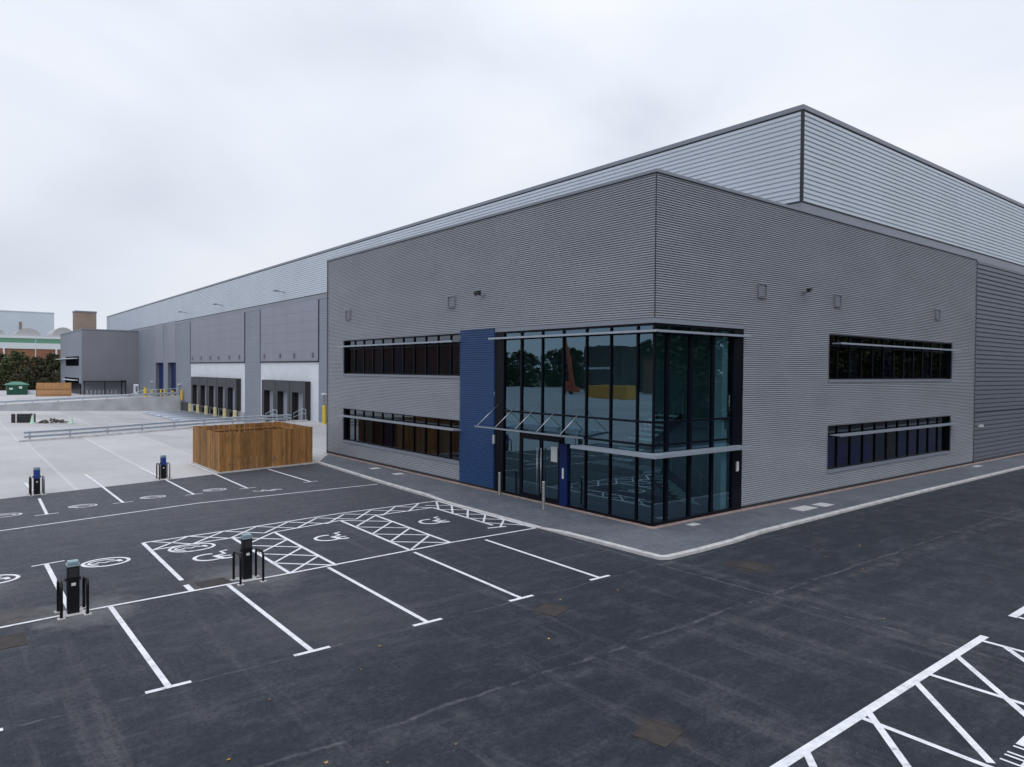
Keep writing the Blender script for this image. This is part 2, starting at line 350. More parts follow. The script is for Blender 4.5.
# concrete yard: height field with the sunken dock pit
def sst(a,b,x):
    t=max(0,min(1,(x-a)/(b-a))); return t*t*(3-2*t)
def pit_edge(y): # east edge of the pit
    pts=[(-60,-44.4),(-13.9,-44.4),(-2.2,-47.7),(2.7,-48.9),(9.5,-49.7)]
    for (y0,x0),(y1,x1) in zip(pts,pts[1:]):
        if y<=y1: return x0+(x1-x0)*(y-y0)/(y1-y0)
    return pts[-1][1]
def z_near(x,y): return Z0-.004+.25*sst(-30,-46,x)*sst(-14,4,y)
def z_far(y): return .02+.042*max(-14,min(10,y)+13 if y>-13 else 0) if y>-13 else .02
def z_pit(y): return -.62-.0265*(max(y,-35)+13)
mb=MB()
ys=[-130,-100,-80,-62,-50,-40,-34,-30,-27,-24,-22,-20,-18,-16,-13.9,-11,-8,-5,-2.2,0,2.7,5,7,9.3]
def sy(y): return sst(-26,-14,y)
rows=[]
for y in ys:
    pe=pit_edge(y); e=[]
    # near part from asphalt edge to pit edge
    xs_near=[-8,-14,-19,-22,-26,-30,-34,-38,-42]
    r1=[(x,y,z_near(x,y) if x<-22.1 or y<-2 or True else 0) for x in xs_near]+[(pe,y,z_near(pe,y))]
    w=sy(y)
    zn=z_near(pe,y)
    def zp(x):
        wx=max(w,sst(-45,-62,x)*(1 if y>-62 else .6)); return zn+(z_pit(y)-zn)*wx
    r2=[(pe-.001,y,zp(pe))]+[(x,y,zp(x)) for x in (-54,-60,-70,-80,-90)]
    # far wall
    zf=z_far(y); wf=sst(-30,-14,y)
    r2+=[(-97,y,zp(-97))]
    zt=zp(-97)+(zf-zp(-97))*wf if y<-13 else zf
    r3=[(-97.001,y,zt)]+[(x,y,zt+(.3-zt)*sst(-97,-110,x) if y>-30 else .0) for x in (-104,-112,-125,-165)]
    rows.append(r1+r2+r3)
nc=len(rows[0])
for r in rows: mb.v+=r
for i in range(len(rows)-1):
    for j in range(nc-1):
        a=i*nc+j; mb.f.append((a+1,a,a+nc,a+nc+1)); mb.m.append(0)
# clip the part under the asphalt: keep it just below (drop those columns by 6 mm)
yo=mb.build('yard_concrete',M['yard'])
bm=bmesh.new(); bm.from_mesh(yo.data)
for i in range(len(EDGE)-1):
    p0,p1=EDGE[i],EDGE[i+1]
bm.to_mesh(yo.data); bm.free()
tag(yo,kind='structure')

# pavement and kerb round the office
KO=[(-25.4,-.02),(-21.9,-2.2),(-17.9,-2.42),(-13.4,-2.68),(-9.6,-2.8),(-8.1,-2.88),(-2.3,-2.9),(-1.2,-2.88),(.4,-2.84),(2.0,-2.81),(2.62,-2.78),(2.78,-2.5),(2.80,-1.2),(2.74,.6),(2.55,2.3),(2.5,4.8),(2.42,9.3),(2.36,15),(2.3,30),(2.25,110)]
def inset(pts,d):
    out=[]
    for i,p in enumerate(pts):
        a=Vector(pts[max(i-1,0)]);b=Vector(pts[min(i+1,len(pts)-1)]); t=(b-a).normalized(); n=Vector((-t.y,t.x))
        out.append((p[0]+n.x*d,p[1]+n.y*d))
    return out
KI=inset(KO,.15)
def kz(x,y): # dropped kerb in front of the entrance hatch
    return -.075*sst(-9.4,-7.6,x)*(1-sst(-2.6,-1.0,x)) if y<-2.2 else 0
mb=MB()
for i in range(len(KO)-1):
    a,b,c,d=KO[i],KO[i+1],KI[i+1],KI[i]; za,zb=kz(*a),kz(*b)
    mb.quad((*a,Z0-.05),(*b,Z0-.05),(*b,zb-.02),(*a,za-.02)); 
    a2=(a[0]+(d[0]-a[0])*.15,a[1]+(d[1]-a[1])*.15); b2=(b[0]+(c[0]-b[0])*.15,b[1]+(c[1]-b[1])*.15)
    mb.quad((*a,za-.02),(*b,zb-.02),(*b2,zb),(*a2,za)); mb.quad((*a2,za),(*b2,zb),(*c,zb),(*d,za))
# kerb stone joints as slim dark grooves
tag(mb.build('kerb',M['kerb']),kind='structure')
mb=MB()
acc=0
for i in range(1,len(KO)-1):
    a,b,c,d=map(Vector,(KO[i],KO[i+1],KI[i+1],KI[i])); Lk=(b-a).length; n=int(Lk/.915)
    for k in range(1,n+1):
        t=k/(n+1e-6) if n else 0
        if t>=1: t=.999
        p=a.lerp(b,t); q=d.lerp(c,t); dr=(b-a).normalized()*.006; z=kz(p.x,p.y)*1
        z=kz(*a)+(kz(*b)-kz(*a))*t
        mb.quad((p.x-dr.x,p.y-dr.y,z+.002),(p.x+dr.x,p.y+dr.y,z+.002),(q.x+dr.x,q.y+dr.y,z+.003),(q.x-dr.x,q.y-dr.y,z+.003))
tag(mb.build('kerb_joints',M['gap']),kind='structure')
# paving surface
mb=MB(); n0=len(KI)
B=[(-25.4,0.0)]
inner=[]
def inn(p):
    x,y=p
    if y<-1.0 or x<-5: return (min(x,-.0) if x<0 else .0,0.0)
    return (0.0,max(y,0.0))
for i in range(len(KI)-1):
    a,b=KI[i],KI[i+1]; c,d=inn(b),inn(a); za,zb=kz(*KO[i]),kz(*KO[i+1])
    pts=[(*a,za-.001),(*b,zb-.001),(*c,-.001),(*d,-.001)]
    if (Vector(c)-Vector(d)).length<1e-4: pts=pts[:3]
    mb.poly(pts)
tag(mb.build('pavement',M['pavers']),kind='structure')
# pink edging strip along the walls
mb=MB(); mb.quad((-25.3,-.3,.003),(.3,-.3,.003),(.02,-.01,.003),(-25.3,-.01,.003)); mb.quad((.3,-.3,.003),(.28,60,.003),(.02,60,.003),(.02,-.01,.003))
tag(mb.build('edging_strip',M['edging']),kind='structure')

# ------------------------------------------------------------------ markings
def line(mb,a,b,w,z=Z0+.004):
    a=Vector(a);b=Vector(b);t=(b-a).normalized();n=Vector((-t.y,t.x))*w/2
    mb.quad((*(a-n),z),(*(b-n),z),(*(b+n),z),(*(a+n),z))
def pline(mb,pts,w,z=Z0+.006,closed=False):
    P=[Vector(p) for p in pts]; n=len(P); L=[];R=[]
    for i in range(n):
        a=P[i-1] if (i>0 or closed) else P[i]; b=P[(i+1)%n] if (i<n-1 or closed) else P[i]
        t=(b-a).normalized(); m=Vector((-t.y,t.x))*w/2; L.append(P[i]+m); R.append(P[i]-m)
    for i in range(n if closed else n-1):
        j=(i+1)%n; mb.quad((*R[i],z),(*R[j],z),(*L[j],z),(*L[i],z))
# lower row of bays
mb=MB(); W=.1
for y0,y1,xe in ((-15.40,-15.36,2.88),(-12.90,-12.92,2.88),(-10.36,-10.44,2.88),(-7.76,-7.92,2.85),(-5.25,-5.33,2.8),(-17.95,-17.9,2.9)):
    line(mb,(-2.13,y0),(xe,y1),W); line(mb,(xe+.03,y1-.35),(xe+.03,y1+.34),W,Z0+.008)
tag(mb.build('bay_markings',M['paint']),kind='structure')
mb=MB(); pline(mb,[(-1.85,-22),(-1.96,-17.35),(-2.09,-15.8),(-2.17,-13.0),(-2.19,-11.4),(-2.35,-8.2),(-2.45,-6.3),(-2.42,-2.95)],.09,Z0+.010)
tag(mb.build('centre_line_marking',M['paint']),kind='structure')
mb=MB(); pline(mb,[(-11.6,-22),(-12.21,-16.85),(-13.46,-10.53),(-13.52,-2.9)],.09)
tag(mb.build('aisle_line_marking',M['paint']),kind='structure')
# far row of bays
mb=MB()
for (tx,ty,ex,ey,z2) in ((-14.31,-15.40,-18.1,-15.3,0),(-15.21,-12.85,-24.3,-12.9,1),(-15.52,-10.2,-25.3,-10.32,1),(-15.77,-7.95,-21.0,-7.85,0),(-15.88,-5.05,-21.1,-5.15,0)):
    if z2: line(mb,(tx,ty),(-20.1,ty),W); line(mb,(-20.1,ty+.0),(ex,ey),W,Z0+.012)
    else: line(mb,(tx,ty),(ex,ey),W)
    line(mb,(tx,ty-.36),(tx-.08,ty+.36),.07,Z0+.008)
line(mb,(-21.0,-7.85),(-26,-7.8),W,Z0+.012); line(mb,(-20.3,-15.35),(-22.9,-15.4),W,Z0+.012)
tag(mb.build('far_bay_markings',M['paint']),kind='structure')
# left bay line behind nearest charging post
mb=MB(); line(mb,(-6.85,-16.12),(-2.15,-16.12),.11); line(mb,(-6.8,-16.45),(-6.95,-15.7),.07,Z0+.008); line(mb,(-7.86,-13.62),(-3.2,-13.68),.11); line(mb,(-2.75,-13.7),(-2.2,-13.7),.13)
tag(mb.build('middle_bay_markings',M['paint']),kind='structure')
# hatched access strips
mb=MB()
outer=[(-7.86,-13.62),(-8.0,-11.31),(-8.45,-7.02),(-8.45,-2.95)]
pline(mb,outer,.09)
line(mb,(-8.45,-2.98),(-2.45,-2.98),.1,Z0+.008)
line(mb,(-6.79,-13.57),(-6.97,-11.31),.08); 
line(mb,(-6.97,-11.31),(-2.2,-11.36),.1); line(mb,(-6.95,-10.03),(-2.2,-10.10),.1)
line(mb,(-6.95,-10.03),(-7.33,-7.6),.08); line(mb,(-7.33,-7.6),(-2.4,-7.74),.1); line(mb,(-7.38,-6.23),(-2.44,-6.3),.1)
line(mb,(-7.38,-6.23),(-7.4,-3.82),.08); line(mb,(-7.4,-3.82),(-3.63,-3.84),.1)
# zig-zag lattices
def lattice(mb,c0,c1,n,axis,lo0,hi0,lo1,hi1,ph=0.):
    pass
def hatch(mb,P,Q,n,w=.075,first=0):
    """P,Q: two rails ((x,y),(x,y)); crossing struts both ways between n stations"""
    p=[Vector(P[0]).lerp(Vector(P[1]),i/n) for i in range(n+1)]; q=[Vector(Q[0]).lerp(Vector(Q[1]),i/n) for i in range(n+1)]
    for i in range(n):
        line(mb,p[i],q[i+1],w,Z0+.0045+.0002*i); line(mb,q[i],p[i+1],w,Z0+.0047+.0002*i)
hatch(mb,((-6.97,-11.31),(-2.2,-11.36)),((-6.95,-10.03),(-2.2,-10.10)),4)
hatch(mb,((-7.33,-7.6),(-2.4,-7.74)),((-7.38,-6.23),(-2.44,-6.3)),4)
hatch(mb,((-7.89,-13.4),(-8.45,-3.8)),((-6.79,-13.57),(-7.4,-3.82)),9)
hatch(mb,((-8.45,-3.0),(-3.0,-3.0)),((-7.9,-3.84),(-3.2,-3.86)),5)
line(mb,(-3.35,-4.25),(-3.2,-3.6),.1,Z0+.009)
tag(mb.build('hatched_markings',M['paint']),kind='structure')
# wheelchair symbols
def px1(cx,cy):
    """wheelchair: local (a,b): a along +x, b along +y"""
    mb=MB(); O=Vector((cx,cy+.13))
    def T(pts): return [tuple(O+Vector(p)*.84) for p in pts]
    arc=[]
    for k in range(17):
        an=math.radians(205-k*17.5+40)
        arc.append((.02+.44*math.sin(an-.9)*1.0,-.12+.42*math.cos(an-.9)))
    # wheel: open ring on the -y side
    ring=[(.0+.42*math.cos(t),-.12+.46*math.sin(t)) for t in [math.radians(-205+x*14.5) for x in range(17)]]
    pline(mb,T(ring),.10)
    pline(mb,T([(-.42,.36),(-.36,.10),(.0,.18),(.10,-.02)]) if False else T([(-.62,.62),(-.55,.38),(-.18,.42),(-.02,.08)]),.09,Z0+.0065)
    pline(mb,T([(-.1,.06),(.42,.20),(.46,.48)]),.15,Z0+.007); pline(mb,T([(.10,.12),(.16,.52)]),.08,Z0+.0075)
    return mb
for cx,cy in ((-5.03,-12.55),(-5.2,-9.02),(-5.35,-5.22)):
    tag(px1(cx,cy).build('wheelchair_marking',M['paint']),kind='structure')
# charging bay symbols (ring with plug and lead)
def evs(cx,cy,sx,sy,mat):
    mb=MB(); T=lambda p:[(cx+a*sx,cy+b*sy) for a,b in p]
    ring=[(math.cos(t),math.sin(t)) for t in [math.radians(10*k) for k in range(36)]]
    w=.09 if sx>.35 else .08
    pline(mb,T([(1.0*a,1.0*b) for a,b in ring]),w,closed=True)
    pline(mb,T([(.62*math.cos(t),-.08+.66*math.sin(t)) for t in [math.radians(130+12*k) for k in range(18)]]),w*.7,Z0+.0065)
    pline(mb,T([(.1,-.9),(.12,-.45),(-.12,-.3),(.12,-.05),(-.1,.15),(.1,.6)]),w*.8,Z0+.007)
    pline(mb,T([(-.2,.55),(.3,.62)]),w*1.3,Z0+.0075)
    tag(mb.build('charging_bay_marking',mat),kind='structure')
evs(-6.42,-12.62,.44,.60,M['paint']); evs(-6.14,-14.85,.42,.54,M['paint']); evs(-5.95,-17.35,.42,.56,M['paint'])
evs(-15.38,-14.17,.31,.44,M['faded']); evs(-15.86,-11.68,.31,.44,M['faded']); evs(-16.2,-9.2,.31,.44,M['faded']); evs(-15.0,-16.6,.33,.5,M['faded'])
mb=MB(); pline(mb,[(-14.95,-8.0),(-14.7,-7.75),(-15.0,-7.55),(-14.65,-7.35),(-14.9,-7.2),(-14.68,-6.85)],.12); pline(mb,[(-14.75,-7.8),(-14.55,-7.3),(-14.85,-7.0)],.1,Z0+.007)
tag(mb.build('walker_marking',M['faded']),kind='structure')
# near right loading strip with letters
mb=MB(); line(mb,(10.33,-14.5),(10.25,-2.08),.15); line(mb,(10.2,-.32),(10.2,6),.16)
for y in (-9.9,-7.4,-4.9,-2.4): line(mb,(10.3,y),(15.3,y-.03),.1,Z0+.006)
for y in (-8.95,-7.12,-5.41,-3.63): line(mb,(10.3,y),(12.0,y-1.87),.11,Z0+.007)
line(mb,(10.72,-2.44),(12.4,-4.2),.11,Z0+.007); line(mb,(10.3,-.25),(15,-.3),.1,Z0+.006)
tag(mb.build('loading_strip_markings',M['paint']),kind='structure')
mb=MB(); z=Z0+.009
for y0,y1 in ((-7.06,-6.88),(-6.77,-6.53)):
    line(mb,(12.03,y0),(12.36,y0),.045,z); line(mb,(12.03,y1),(12.36,y1),.045,z); line(mb,(12.31,y0-.02),(12.31,y1+.02),.10,z+.001)
line(mb,(12.08,-6.44),(12.08,-5.9),.10,z)
tag(mb.build('painted_letters',M['paint']),kind='structure')

# rusty cover patches
def patch(x,y,w,l,rz,label):
    t=thing('drain_cover',(x,y,Z0),label,'drain cover','iron covers in the car park',local=True,rz=rz)
    m=MB(); m.box(-w/2,w/2,-l/2,l/2,-.02,.006); 
    m.build('cover',M['patch'],t); f=MB(); e=.03
    for a,b,c,d in ((-w/2-e,w/2+e,-l/2-e,-l/2),(-w/2-e,w/2+e,l/2,l/2+e),(-w/2-e,-w/2,-l/2,l/2),(w/2,w/2+e,-l/2,l/2)): f.box(a,b,c,d,-.02,.009)
    f.build('surround',M['patch'],t)
patch(-2.46,-13.12,.62,.62,.1,'brownish iron cover across the bay line in front of the nearest hatched disabled bay')
patch(-1.0,-17.4,.7,.75,0,'rusty brown cover at the left edge below the nearest charging post')
patch(3.85,-7.9,.55,.6,.3,'dull cover in open asphalt beyond the fourth bay end')
patch(4.5,-1.3,.55,.6,.1,'dull cover in the road off the office corner')
patch(8.75,-10.2,.48,.52,.2,'brown cover in the road near the bottom of the frame')

# access slabs in the pavement
def slab(x,y,w,l,label):
    m=MB(); m.box(-w/2,w/2,-l/2,l/2,-.03,.007); o=m.build('access_slab',M['slab']); o.location=(x,y,0); tag(o,label,'access cover','pale access covers in the pavement')
slab(1.35,7.05,.55,1.1,'large pale square slab in the side pavement, nearer of the pair'); slab(1.42,8.35,.55,.75,'smaller pale slab just beyond the large one in the side pavement')
slab(.62,1.35,.28,.45,'small pale slab beside the pink edging at the glass corner'); slab(-15.2,-.9,.45,.5,'pale slab in the pavement under the left lower windows, nearer the blue panel'); slab(-17.6,-.9,.45,.5,'pale slab in the pavement under the left lower windows, farther from the blue panel')
slab(.7,26.5,.3,.9,'pale slab where the office ends and the dark wall starts')
# fallen leaves and grit
mb=MB()
pts=[(4.19,-12.59),(4.34,-14.23),(7.06,-13.64),(5.71,-15.27),(6.57,-14.28),(3.5,-7.3),(8.11,-9.61),(2.9,4.48),(4.49,2.53),(5.23,3.32),(5.41,3.57),(9.01,2.14),(5.26,1.25)]
pts+=[(random.uniform(3,9.5),random.uniform(-16,30)) for _ in range(12)]+[(random.uniform(-12,2.5),random.uniform(-17,-4)) for _ in range(7)]
for x,y in pts:
    s=random.uniform(.014,.034); a=random.uniform(0,6.28); h=random.uniform(.004,.02)
    mb.poly([(x+s*math.cos(a+k*1.256)*(1 if k%2 else .7),y+s*math.sin(a+k*1.256),Z0+.008+h*(k%2)) for k in range(5)])
tag(mb.build('fallen_leaves',M['leafdry']),'small ochre leaves scattered over the asphalt','leaves',kind='stuff')

# ------------------------------------------------------------------ office block
L,Wd,H=25.36,27.82,11.57
off=thing('office_block',(-12,12,0),'two storey grey ribbed office block with a glazed corner and blue entrance panel','office building')
OP=.055
def F1(rects,mat,name,plane=0,pitch=.08,depth=OP):
    mb=MB()
    for a0,a1,z0,z1 in rects: ribs(mb,'x',a0,a1,z0,z1,plane,-1,pitch,depth,'half')
    return mb.build(name,mat,off)
# front wall with window openings (x ranges) : windows -23.15..-11.15
F1([(-L,.05,6.86,H),(-L,-23.15,.12,6.86),(-23.15,-11.13,6.75,6.86),(-23.15,-11.13,2.83,4.70),(-23.15,-11.13,.12,.84)],M['clad'],'wall')
mb=MB()
for a0,a1,z0,z1 in ((-.05,Wd,6.86,H),(4.98,11.27,.12,6.86),(11.27,24.5,6.76,6.86),(11.27,24.5,2.84,4.7),(11.27,24.5,.12,.80),(24.5,Wd,.12,6.86)): ribs(mb,'y',a0,a1,z0,z1,0,1,.08,OP,'half')
mb.build('wall',M['clad'],off)
mb=MB(); ribs(mb,'x',-11.12,-8.56,.12,6.86,-.05,-1,.096,.055,'half'); mb.quad((-11.12,-.05,.12),(-11.12,.1,.12),(-11.12,.1,6.86),(-11.12,-.05,6.86)); mb.quad((-8.56,.1,.12),(-8.56,-.05,.12),(-8.56,-.05,6.86),(-8.56,.1,6.86)); mb.quad((-11.12,-.05,6.86),(-11.12,.1,6.86),(-8.56,.1,6.86),(-8.56,-.05,6.86))
o=mb.build('entrance_panel',M['blue'],off); o['label']='blue ribbed panel beside the entrance glazing'
# left return, rear, roof, plinth
mb=MB(); ribs(mb,'y',0,9.2,0,H,-L,-1,.076,OP); mb.build('wall',M['clad'],off)
mb=MB(); mb.box(-L+.05,-.15,.15,Wd-.05,H-.35,H-.2); mb.build('roof',M['roof'],off)
mb=MB(); mb.box(-L,-8.56,-.03,.1,0,.12); mb.box(-.1,.03,4.98,Wd,0,.12); mb.build('plinth',M['gap'],off)
# coping
mb=MB(); mb.box(-L-.09,.09,-.09,.28,H+.02,H+.13); mb.box(-.28,.0905,.28,Wd+.06,H+.02,H+.13); mb.box(-L-.09,-L+.28,.28,9.1,H+.02,H+.13); mb.build('coping',M['coping'],off,bevel=.008)
mb=MB(); mb.box(-L-.06,.062,-.062,.2,H-.02,H+.02); mb.box(-.2,.0625,.2,Wd,H-.02,H+.02); mb.build('drip_line',M['gap'],off)
# corner trims
mb=MB(); mb.box(.036,.062,-.062,-.036,6.87,H-.02); mb.build('corner_trim',M['gap'],off)
mb=MB(); mb.box(-L-.06,-L+.03,-.062,.02,.0,H-.02); mb.build('corner_trim',M['gap'],off); mb=MB(); mb.box(-.02,.062,Wd-.02,Wd+.06,0,H-.02); mb.build('corner_trim',M['gap'],off)
# head flashing above glazing
mb=MB(); mb.box(-8.56,.065,-.065,.02,6.70,6.86); mb.box(-.02,.0655,.02,4.99,6.70,6.86); mb.build('head_flashing',M['coping'],off)
# ---- glazed corner
mb=MB(); fd=.10
def vbarx(x,z0,z1,w=.055,m=mb): m.box(x-w/2,x+w/2,-.03,fd,z0,z1)
def vbary(y,z0,z1,w=.07,m=mb): m.box(-fd,.03,y-w/2,y+w/2,z0,z1)
mb.box(-8.52,-7.97,-.04,.12,0,6.70); mb.box(-.12,.04,4.40,4.97,0,6.70)
for x in (-5.58,-4.38,-3.15,-1.94,-.72): 
    z0=0 if x>-4.6 else 2.62
    vbarx(x,z0 if x!=-4.38 else 2.35,6.70)
vbarx(-6.86,0,6.70,.09)
for y in (.70,1.93,3.2): vbary(y,0,6.70,.13)
mb.box(-7.97,0.035,-.035,.1,0,.10); mb.box(-.1,.036,0,4.4,0,.10)
for z,h in ((2.66,.07),(3.42,.07),(6.38,.06)):
    mb.box(-7.97,.0,-.02,.09,z-h/2,z+h/2); mb.box(-.09,.02,0,4.4,z-h/2,z+h/2)
mb.box(-7.97,.0,-.02,.09,6.62,6.70); mb.box(-.09,.021,0,4.4,6.62,6.70)
mb.box(-.05,.02,-.02,.05,.10,6.62)
cw=mb.build('glazing_frame',M['frame'],off)
xs=[-7.97,-6.86,-5.58,-4.38,-3.15,-1.94,-.72,-.02]; zs=[.1,2.66,3.42,6.38,6.62]
for i in range(len(xs)-1):
    for j in range(4):
        if j==0 and xs[i] in (-6.86,-5.58): continue
        m=MB(); a=random.uniform(-.0015,.0015); b=random.uniform(-.0015,.0015)
        y=.03; m.quad((xs[i],y+a,zs[j]),(xs[i+1],y-a,zs[j]),(xs[i+1],y-a+b,zs[j+1]),(xs[i],y+a+b,zs[j+1])); m.build('pane',M['glass'],cw)
yy=[.02,.70,1.93,3.2,4.4]
for i in range(4):
    for j in range(4):
        m=MB(); a=random.uniform(-.0015,.0015); m.quad((-.03+a,yy[i],zs[j]),(-.03-a,yy[i+1],zs[j]),(-.03-a,yy[i+1],zs[j+1]),(-.03+a,yy[i],zs[j+1])); m.build('pane',M['glass'],cw)
# double doors
for s,(x0,x1) in enumerate(((-6.80,-5.60),(-5.57,-4.50))):
    m=MB(); w=.07
    m.box(x0,x0+w,-.04,.03,.03,2.5); m.box(x1-w,x1,-.04,.03,.03,2.5); m.box(x0+w,x1-w,-.04,.03,.03,.22); m.box(x0+w,x1-w,-.04,.03,2.38,2.5)
    d=m.build('door',M['frame'],off)
    g=MB(); g.quad((x0+w,-.005,.22),(x1-w,-.005,.22),(x1-w,-.005,2.38),(x0+w,-.005,2.38)); g.build('pane',M['glass'],d)
    hx=x1-.1 if s==0 else x0+.1
    g=MB(); g.tube([(hx,-.12,.35),(hx,-.12,2.1)],.022,10); g.tube([(hx,-.12,.55),(hx,-.04,.55)],.012,8); g.tube([(hx,-.12,1.9),(hx,-.04,1.9)],.012,8); g.build('handle',M['steel'],d,smooth=True)
    if s==1:
        g=MB(); g.box(-5.02,-4.66,-.014,-.009,1.62,2.2); g.build('notice',M['label'],d)
m=MB(); m.box(-6.86,-4.4,-.03,.06,2.5,2.6); m.build('door_header',M['frame'],off)
m=MB(); m.box(-4.46,-4.06,-.075,.02,.03,2.36); bp_=m.build('blue_pilaster',M['navy'],off,bevel=.01)
m=MB(); m.box(-4.31,-4.22,-.085,-.0755,1.05,1.45); m.build('entry_panel',M['label'],bp_)
m=MB(); m.box(-8.62,-8.52,-.11,-.04,2.0,2.38); m.build('wall_light',M['label'],off)
m=MB(); m.box(.041,.09,4.60,4.72,1.45,1.8); m.build('wall_light',M['label'],off)
# entrance canopy
m=MB(); zc=2.80
for x in (-8.26,-7.06,-5.82,-4.56,-3.26): m.bar((x,-.03,2.66),(x,-1.18,zc),.05,.07)
m.bar((-8.4,-1.18,zc),(-3.2,-1.18,zc),.05,.06)
cn=m.build('canopy',M['silver'],off)
m=MB(); m.quad((-8.4,-.06,2.72),(-3.2,-.06,2.72),(-3.2,-1.25,2.855),(-8.4,-1.25,2.855)); m.quad((-8.4,-.06,2.735),(-8.4,-1.25,2.87),(-3.2,-1.25,2.87),(-3.2,-.06,2.735)); m.build('canopy_glass',M['glass_clear'],cn)
for x in (-8.26,-7.06,-5.82,-4.56,-3.26):
    m=MB(); m.tube([(x,-.05,3.69),(x,-1.16,2.84)],.016,8); m.build('tie_rod',M['steel'],cn,smooth=True)
# sun shades (blade louvres)
def shade(name,a0,a1,z,ax,d=.42,wrap=False,par=off,inner=.06,fh=.0,ext=0):
    m=MB(); n=4
    for k in range(n):
        o0=inner+(d-inner)*k/n; o1=o0+(d-inner)/n*.80; zz=z+.0
        if ax=='x': m.box(a0,a1,-o1,-o0,zz-.015,zz+.025+.0*k)
        elif ax=='y': m.box(o0,o1,a0,a1,zz-.015,zz+.025)
    if ax=='x':
        m.box(a0,a1+ext,-d-.02,-d,z-.035-fh,z+.04)
        for i in range(int((a1-a0)/2.4)+1): x=a0+.25+i*2.4; m.box(x-.015,x+.015,-d,.01,z-.035,z-.0155)
    else:
        m.box(d,d+.02,a0-ext,a1,z-.035-fh,z+.04)
        for i in range(int((a1-a0)/2.4)+1): y=a0+.25+i*2.4; m.box(-.01,d,y-.015,y+.015,z-.035,z-.0155)
    return m.build(name,M['silver'],par)
shade('sun_shade',-8.53,.0,6.41,'x',ext=.42); shade('sun_shade',.0,4.88,6.412,'y',ext=.44)
shade('sun_shade',-3.3,.0,2.39,'x',.6,fh=.03,ext=.6); shade('sun_shade',.0,4.7,2.392,'y',.6,fh=.03,ext=.62)
for z in (6.41,2.39):
    m=MB(); dd=.42 if z>5 else .6
    m.box(0,dd-.002,-dd+.002,0,z-.013,z+.028)
    m.build('shade_corner_plate',M['silver'],off)
# ---- strip windows
def strip_window(ax,a0,a1,z0,z1,nd,back,film=None):
    m=MB(); t=.05; r=.16  # recessed by r
    if ax=='x':
        bx=lambda p0,p1,d0,d1,q0,q1,M_=m: M_.box(p0,p1,d0,d1,q0,q1)
    else:
        bx=lambda p0,p1,d0,d1,q0,q1,M_=m: M_.box(-d1,-d0,p0,p1,q0,q1)
    bx(a0,a0+t,-.005,r+.06,z0,z1); bx(a1-t,a1,-.005,r+.06,z0,z1); bx(a0+t,a1-t,-.005,r+.06,z1-t,z1); bx(a0+t,a1-t,r-.04,r+.06,z0,z0+.06)
    bx(a0+t,a1-t,r-.02,r+.05,z1-.52,z1-.46)
    n=nd; 
    for i in range(1,n):
        p=a0+(a1-a0)*i/n; bx(p-.035,p+.035,r-.03,r+.06,z0+.06,z1-t)
    w=m.build('window',M['frame'],off)
    for i in range(n):
        p0=a0+(a1-a0)*i/n+.03; p1=a0+(a1-a0)*(i+1)/n-.03; g=MB(); y=r+.02; a=random.uniform(-.002,.002)
        if ax=='x': g.quad((p0,y+a,z0+.06),(p1,y-a,z0+.06),(p1,y-a,z1-t),(p0,y+a,z1-t))
        else: g.quad((-y+a,p0,z0+.06),(-y-a,p1,z0+.06),(-y-a,p1,z1-t),(-y+a,p0,z1-t))
        g.build('pane',M['glass_dark'],w)
        if film and film[i%len(film)]:
            g=MB(); y=r+.10; q0=p0+.04;q1=p1-.1
            if ax=='x': g.box(q0,q1,y,y+.02,z0+.06,z1-.5)
            else: g.box(-y-.02,-y,q0,q1,z0+.06,z1-.5)
            g.build('blind',film[i%len(film)],w)
    g=MB()
    if ax=='x': g.box(a0,a1,-.085,r-.041,z0-.12,z0-.001)
    else: g.box(-r+.041,.085,a0,a1,z0-.12,z0-.001)
    g.build('sill',M['coping'],w)
    # room behind
    g=MB(); dpt=5.
    if ax=='x': A,B_,Y0,Y1=a0-.3,a1+.0,r+.2,r+dpt
    else: A,B_,Y0,Y1=a0-.3,a1+.3,r+.2,r+dpt
    zf,zt=z0-.75,z1+.35
    def P(a,d,z): return (a,d,z) if ax=='x' else (-d,a,z)
    g.quad(P(A,Y1,zf),P(B_,Y1,zf),P(B_,Y1,zt),P(A,Y1,zt)); g.quad(P(A,Y0,zf),P(B_,Y0,zf),P(B_,Y1,zf),P(A,Y1,zf)); g.quad(P(A,Y0,zt),P(B_,Y0,zt),P(B_,Y1,zt),P(A,Y1,zt))
    g.quad(P(A,Y0,zf),P(A,Y1,zf),P(A,Y1,zt),P(A,Y0,zt)); g.quad(P(B_,Y0,zf),P(B_,Y1,zf),P(B_,Y1,zt),P(B_,Y0,zt))
    g.build('room_lining',back,w)
strip_window('x',-23.15,-11.13,4.83,6.75,11,M['intdark'],[None,None,None,M['intbrown'],None,M['navy'],None])
strip_window('x',-23.15,-11.13,.97,2.83,11,M['intbrown'],[M['intbrown'],None,M['intdark'],None,M['navy'],M['intbrown'],None])
strip_window('y',11.27,24.5,4.82,6.76,12,M['intdark'],[None,None,M['intdark'],None,None,M['navy'],None])
strip_window('y',11.27,24.5,.92,2.84,11,M['intdark'],[M['film'],M['film'],M['film'],M['film'],M['navy'],None])
shade('sun_shade',-23.15,-11.2,6.38,'x',.45); shade('sun_shade',-23.12,-11.0,2.42,'x',.5)
shade('sun_shade',11.48,24.5,6.36,'y',.45); shade('sun_shade',11.45,24.6,2.43,'y',.5)
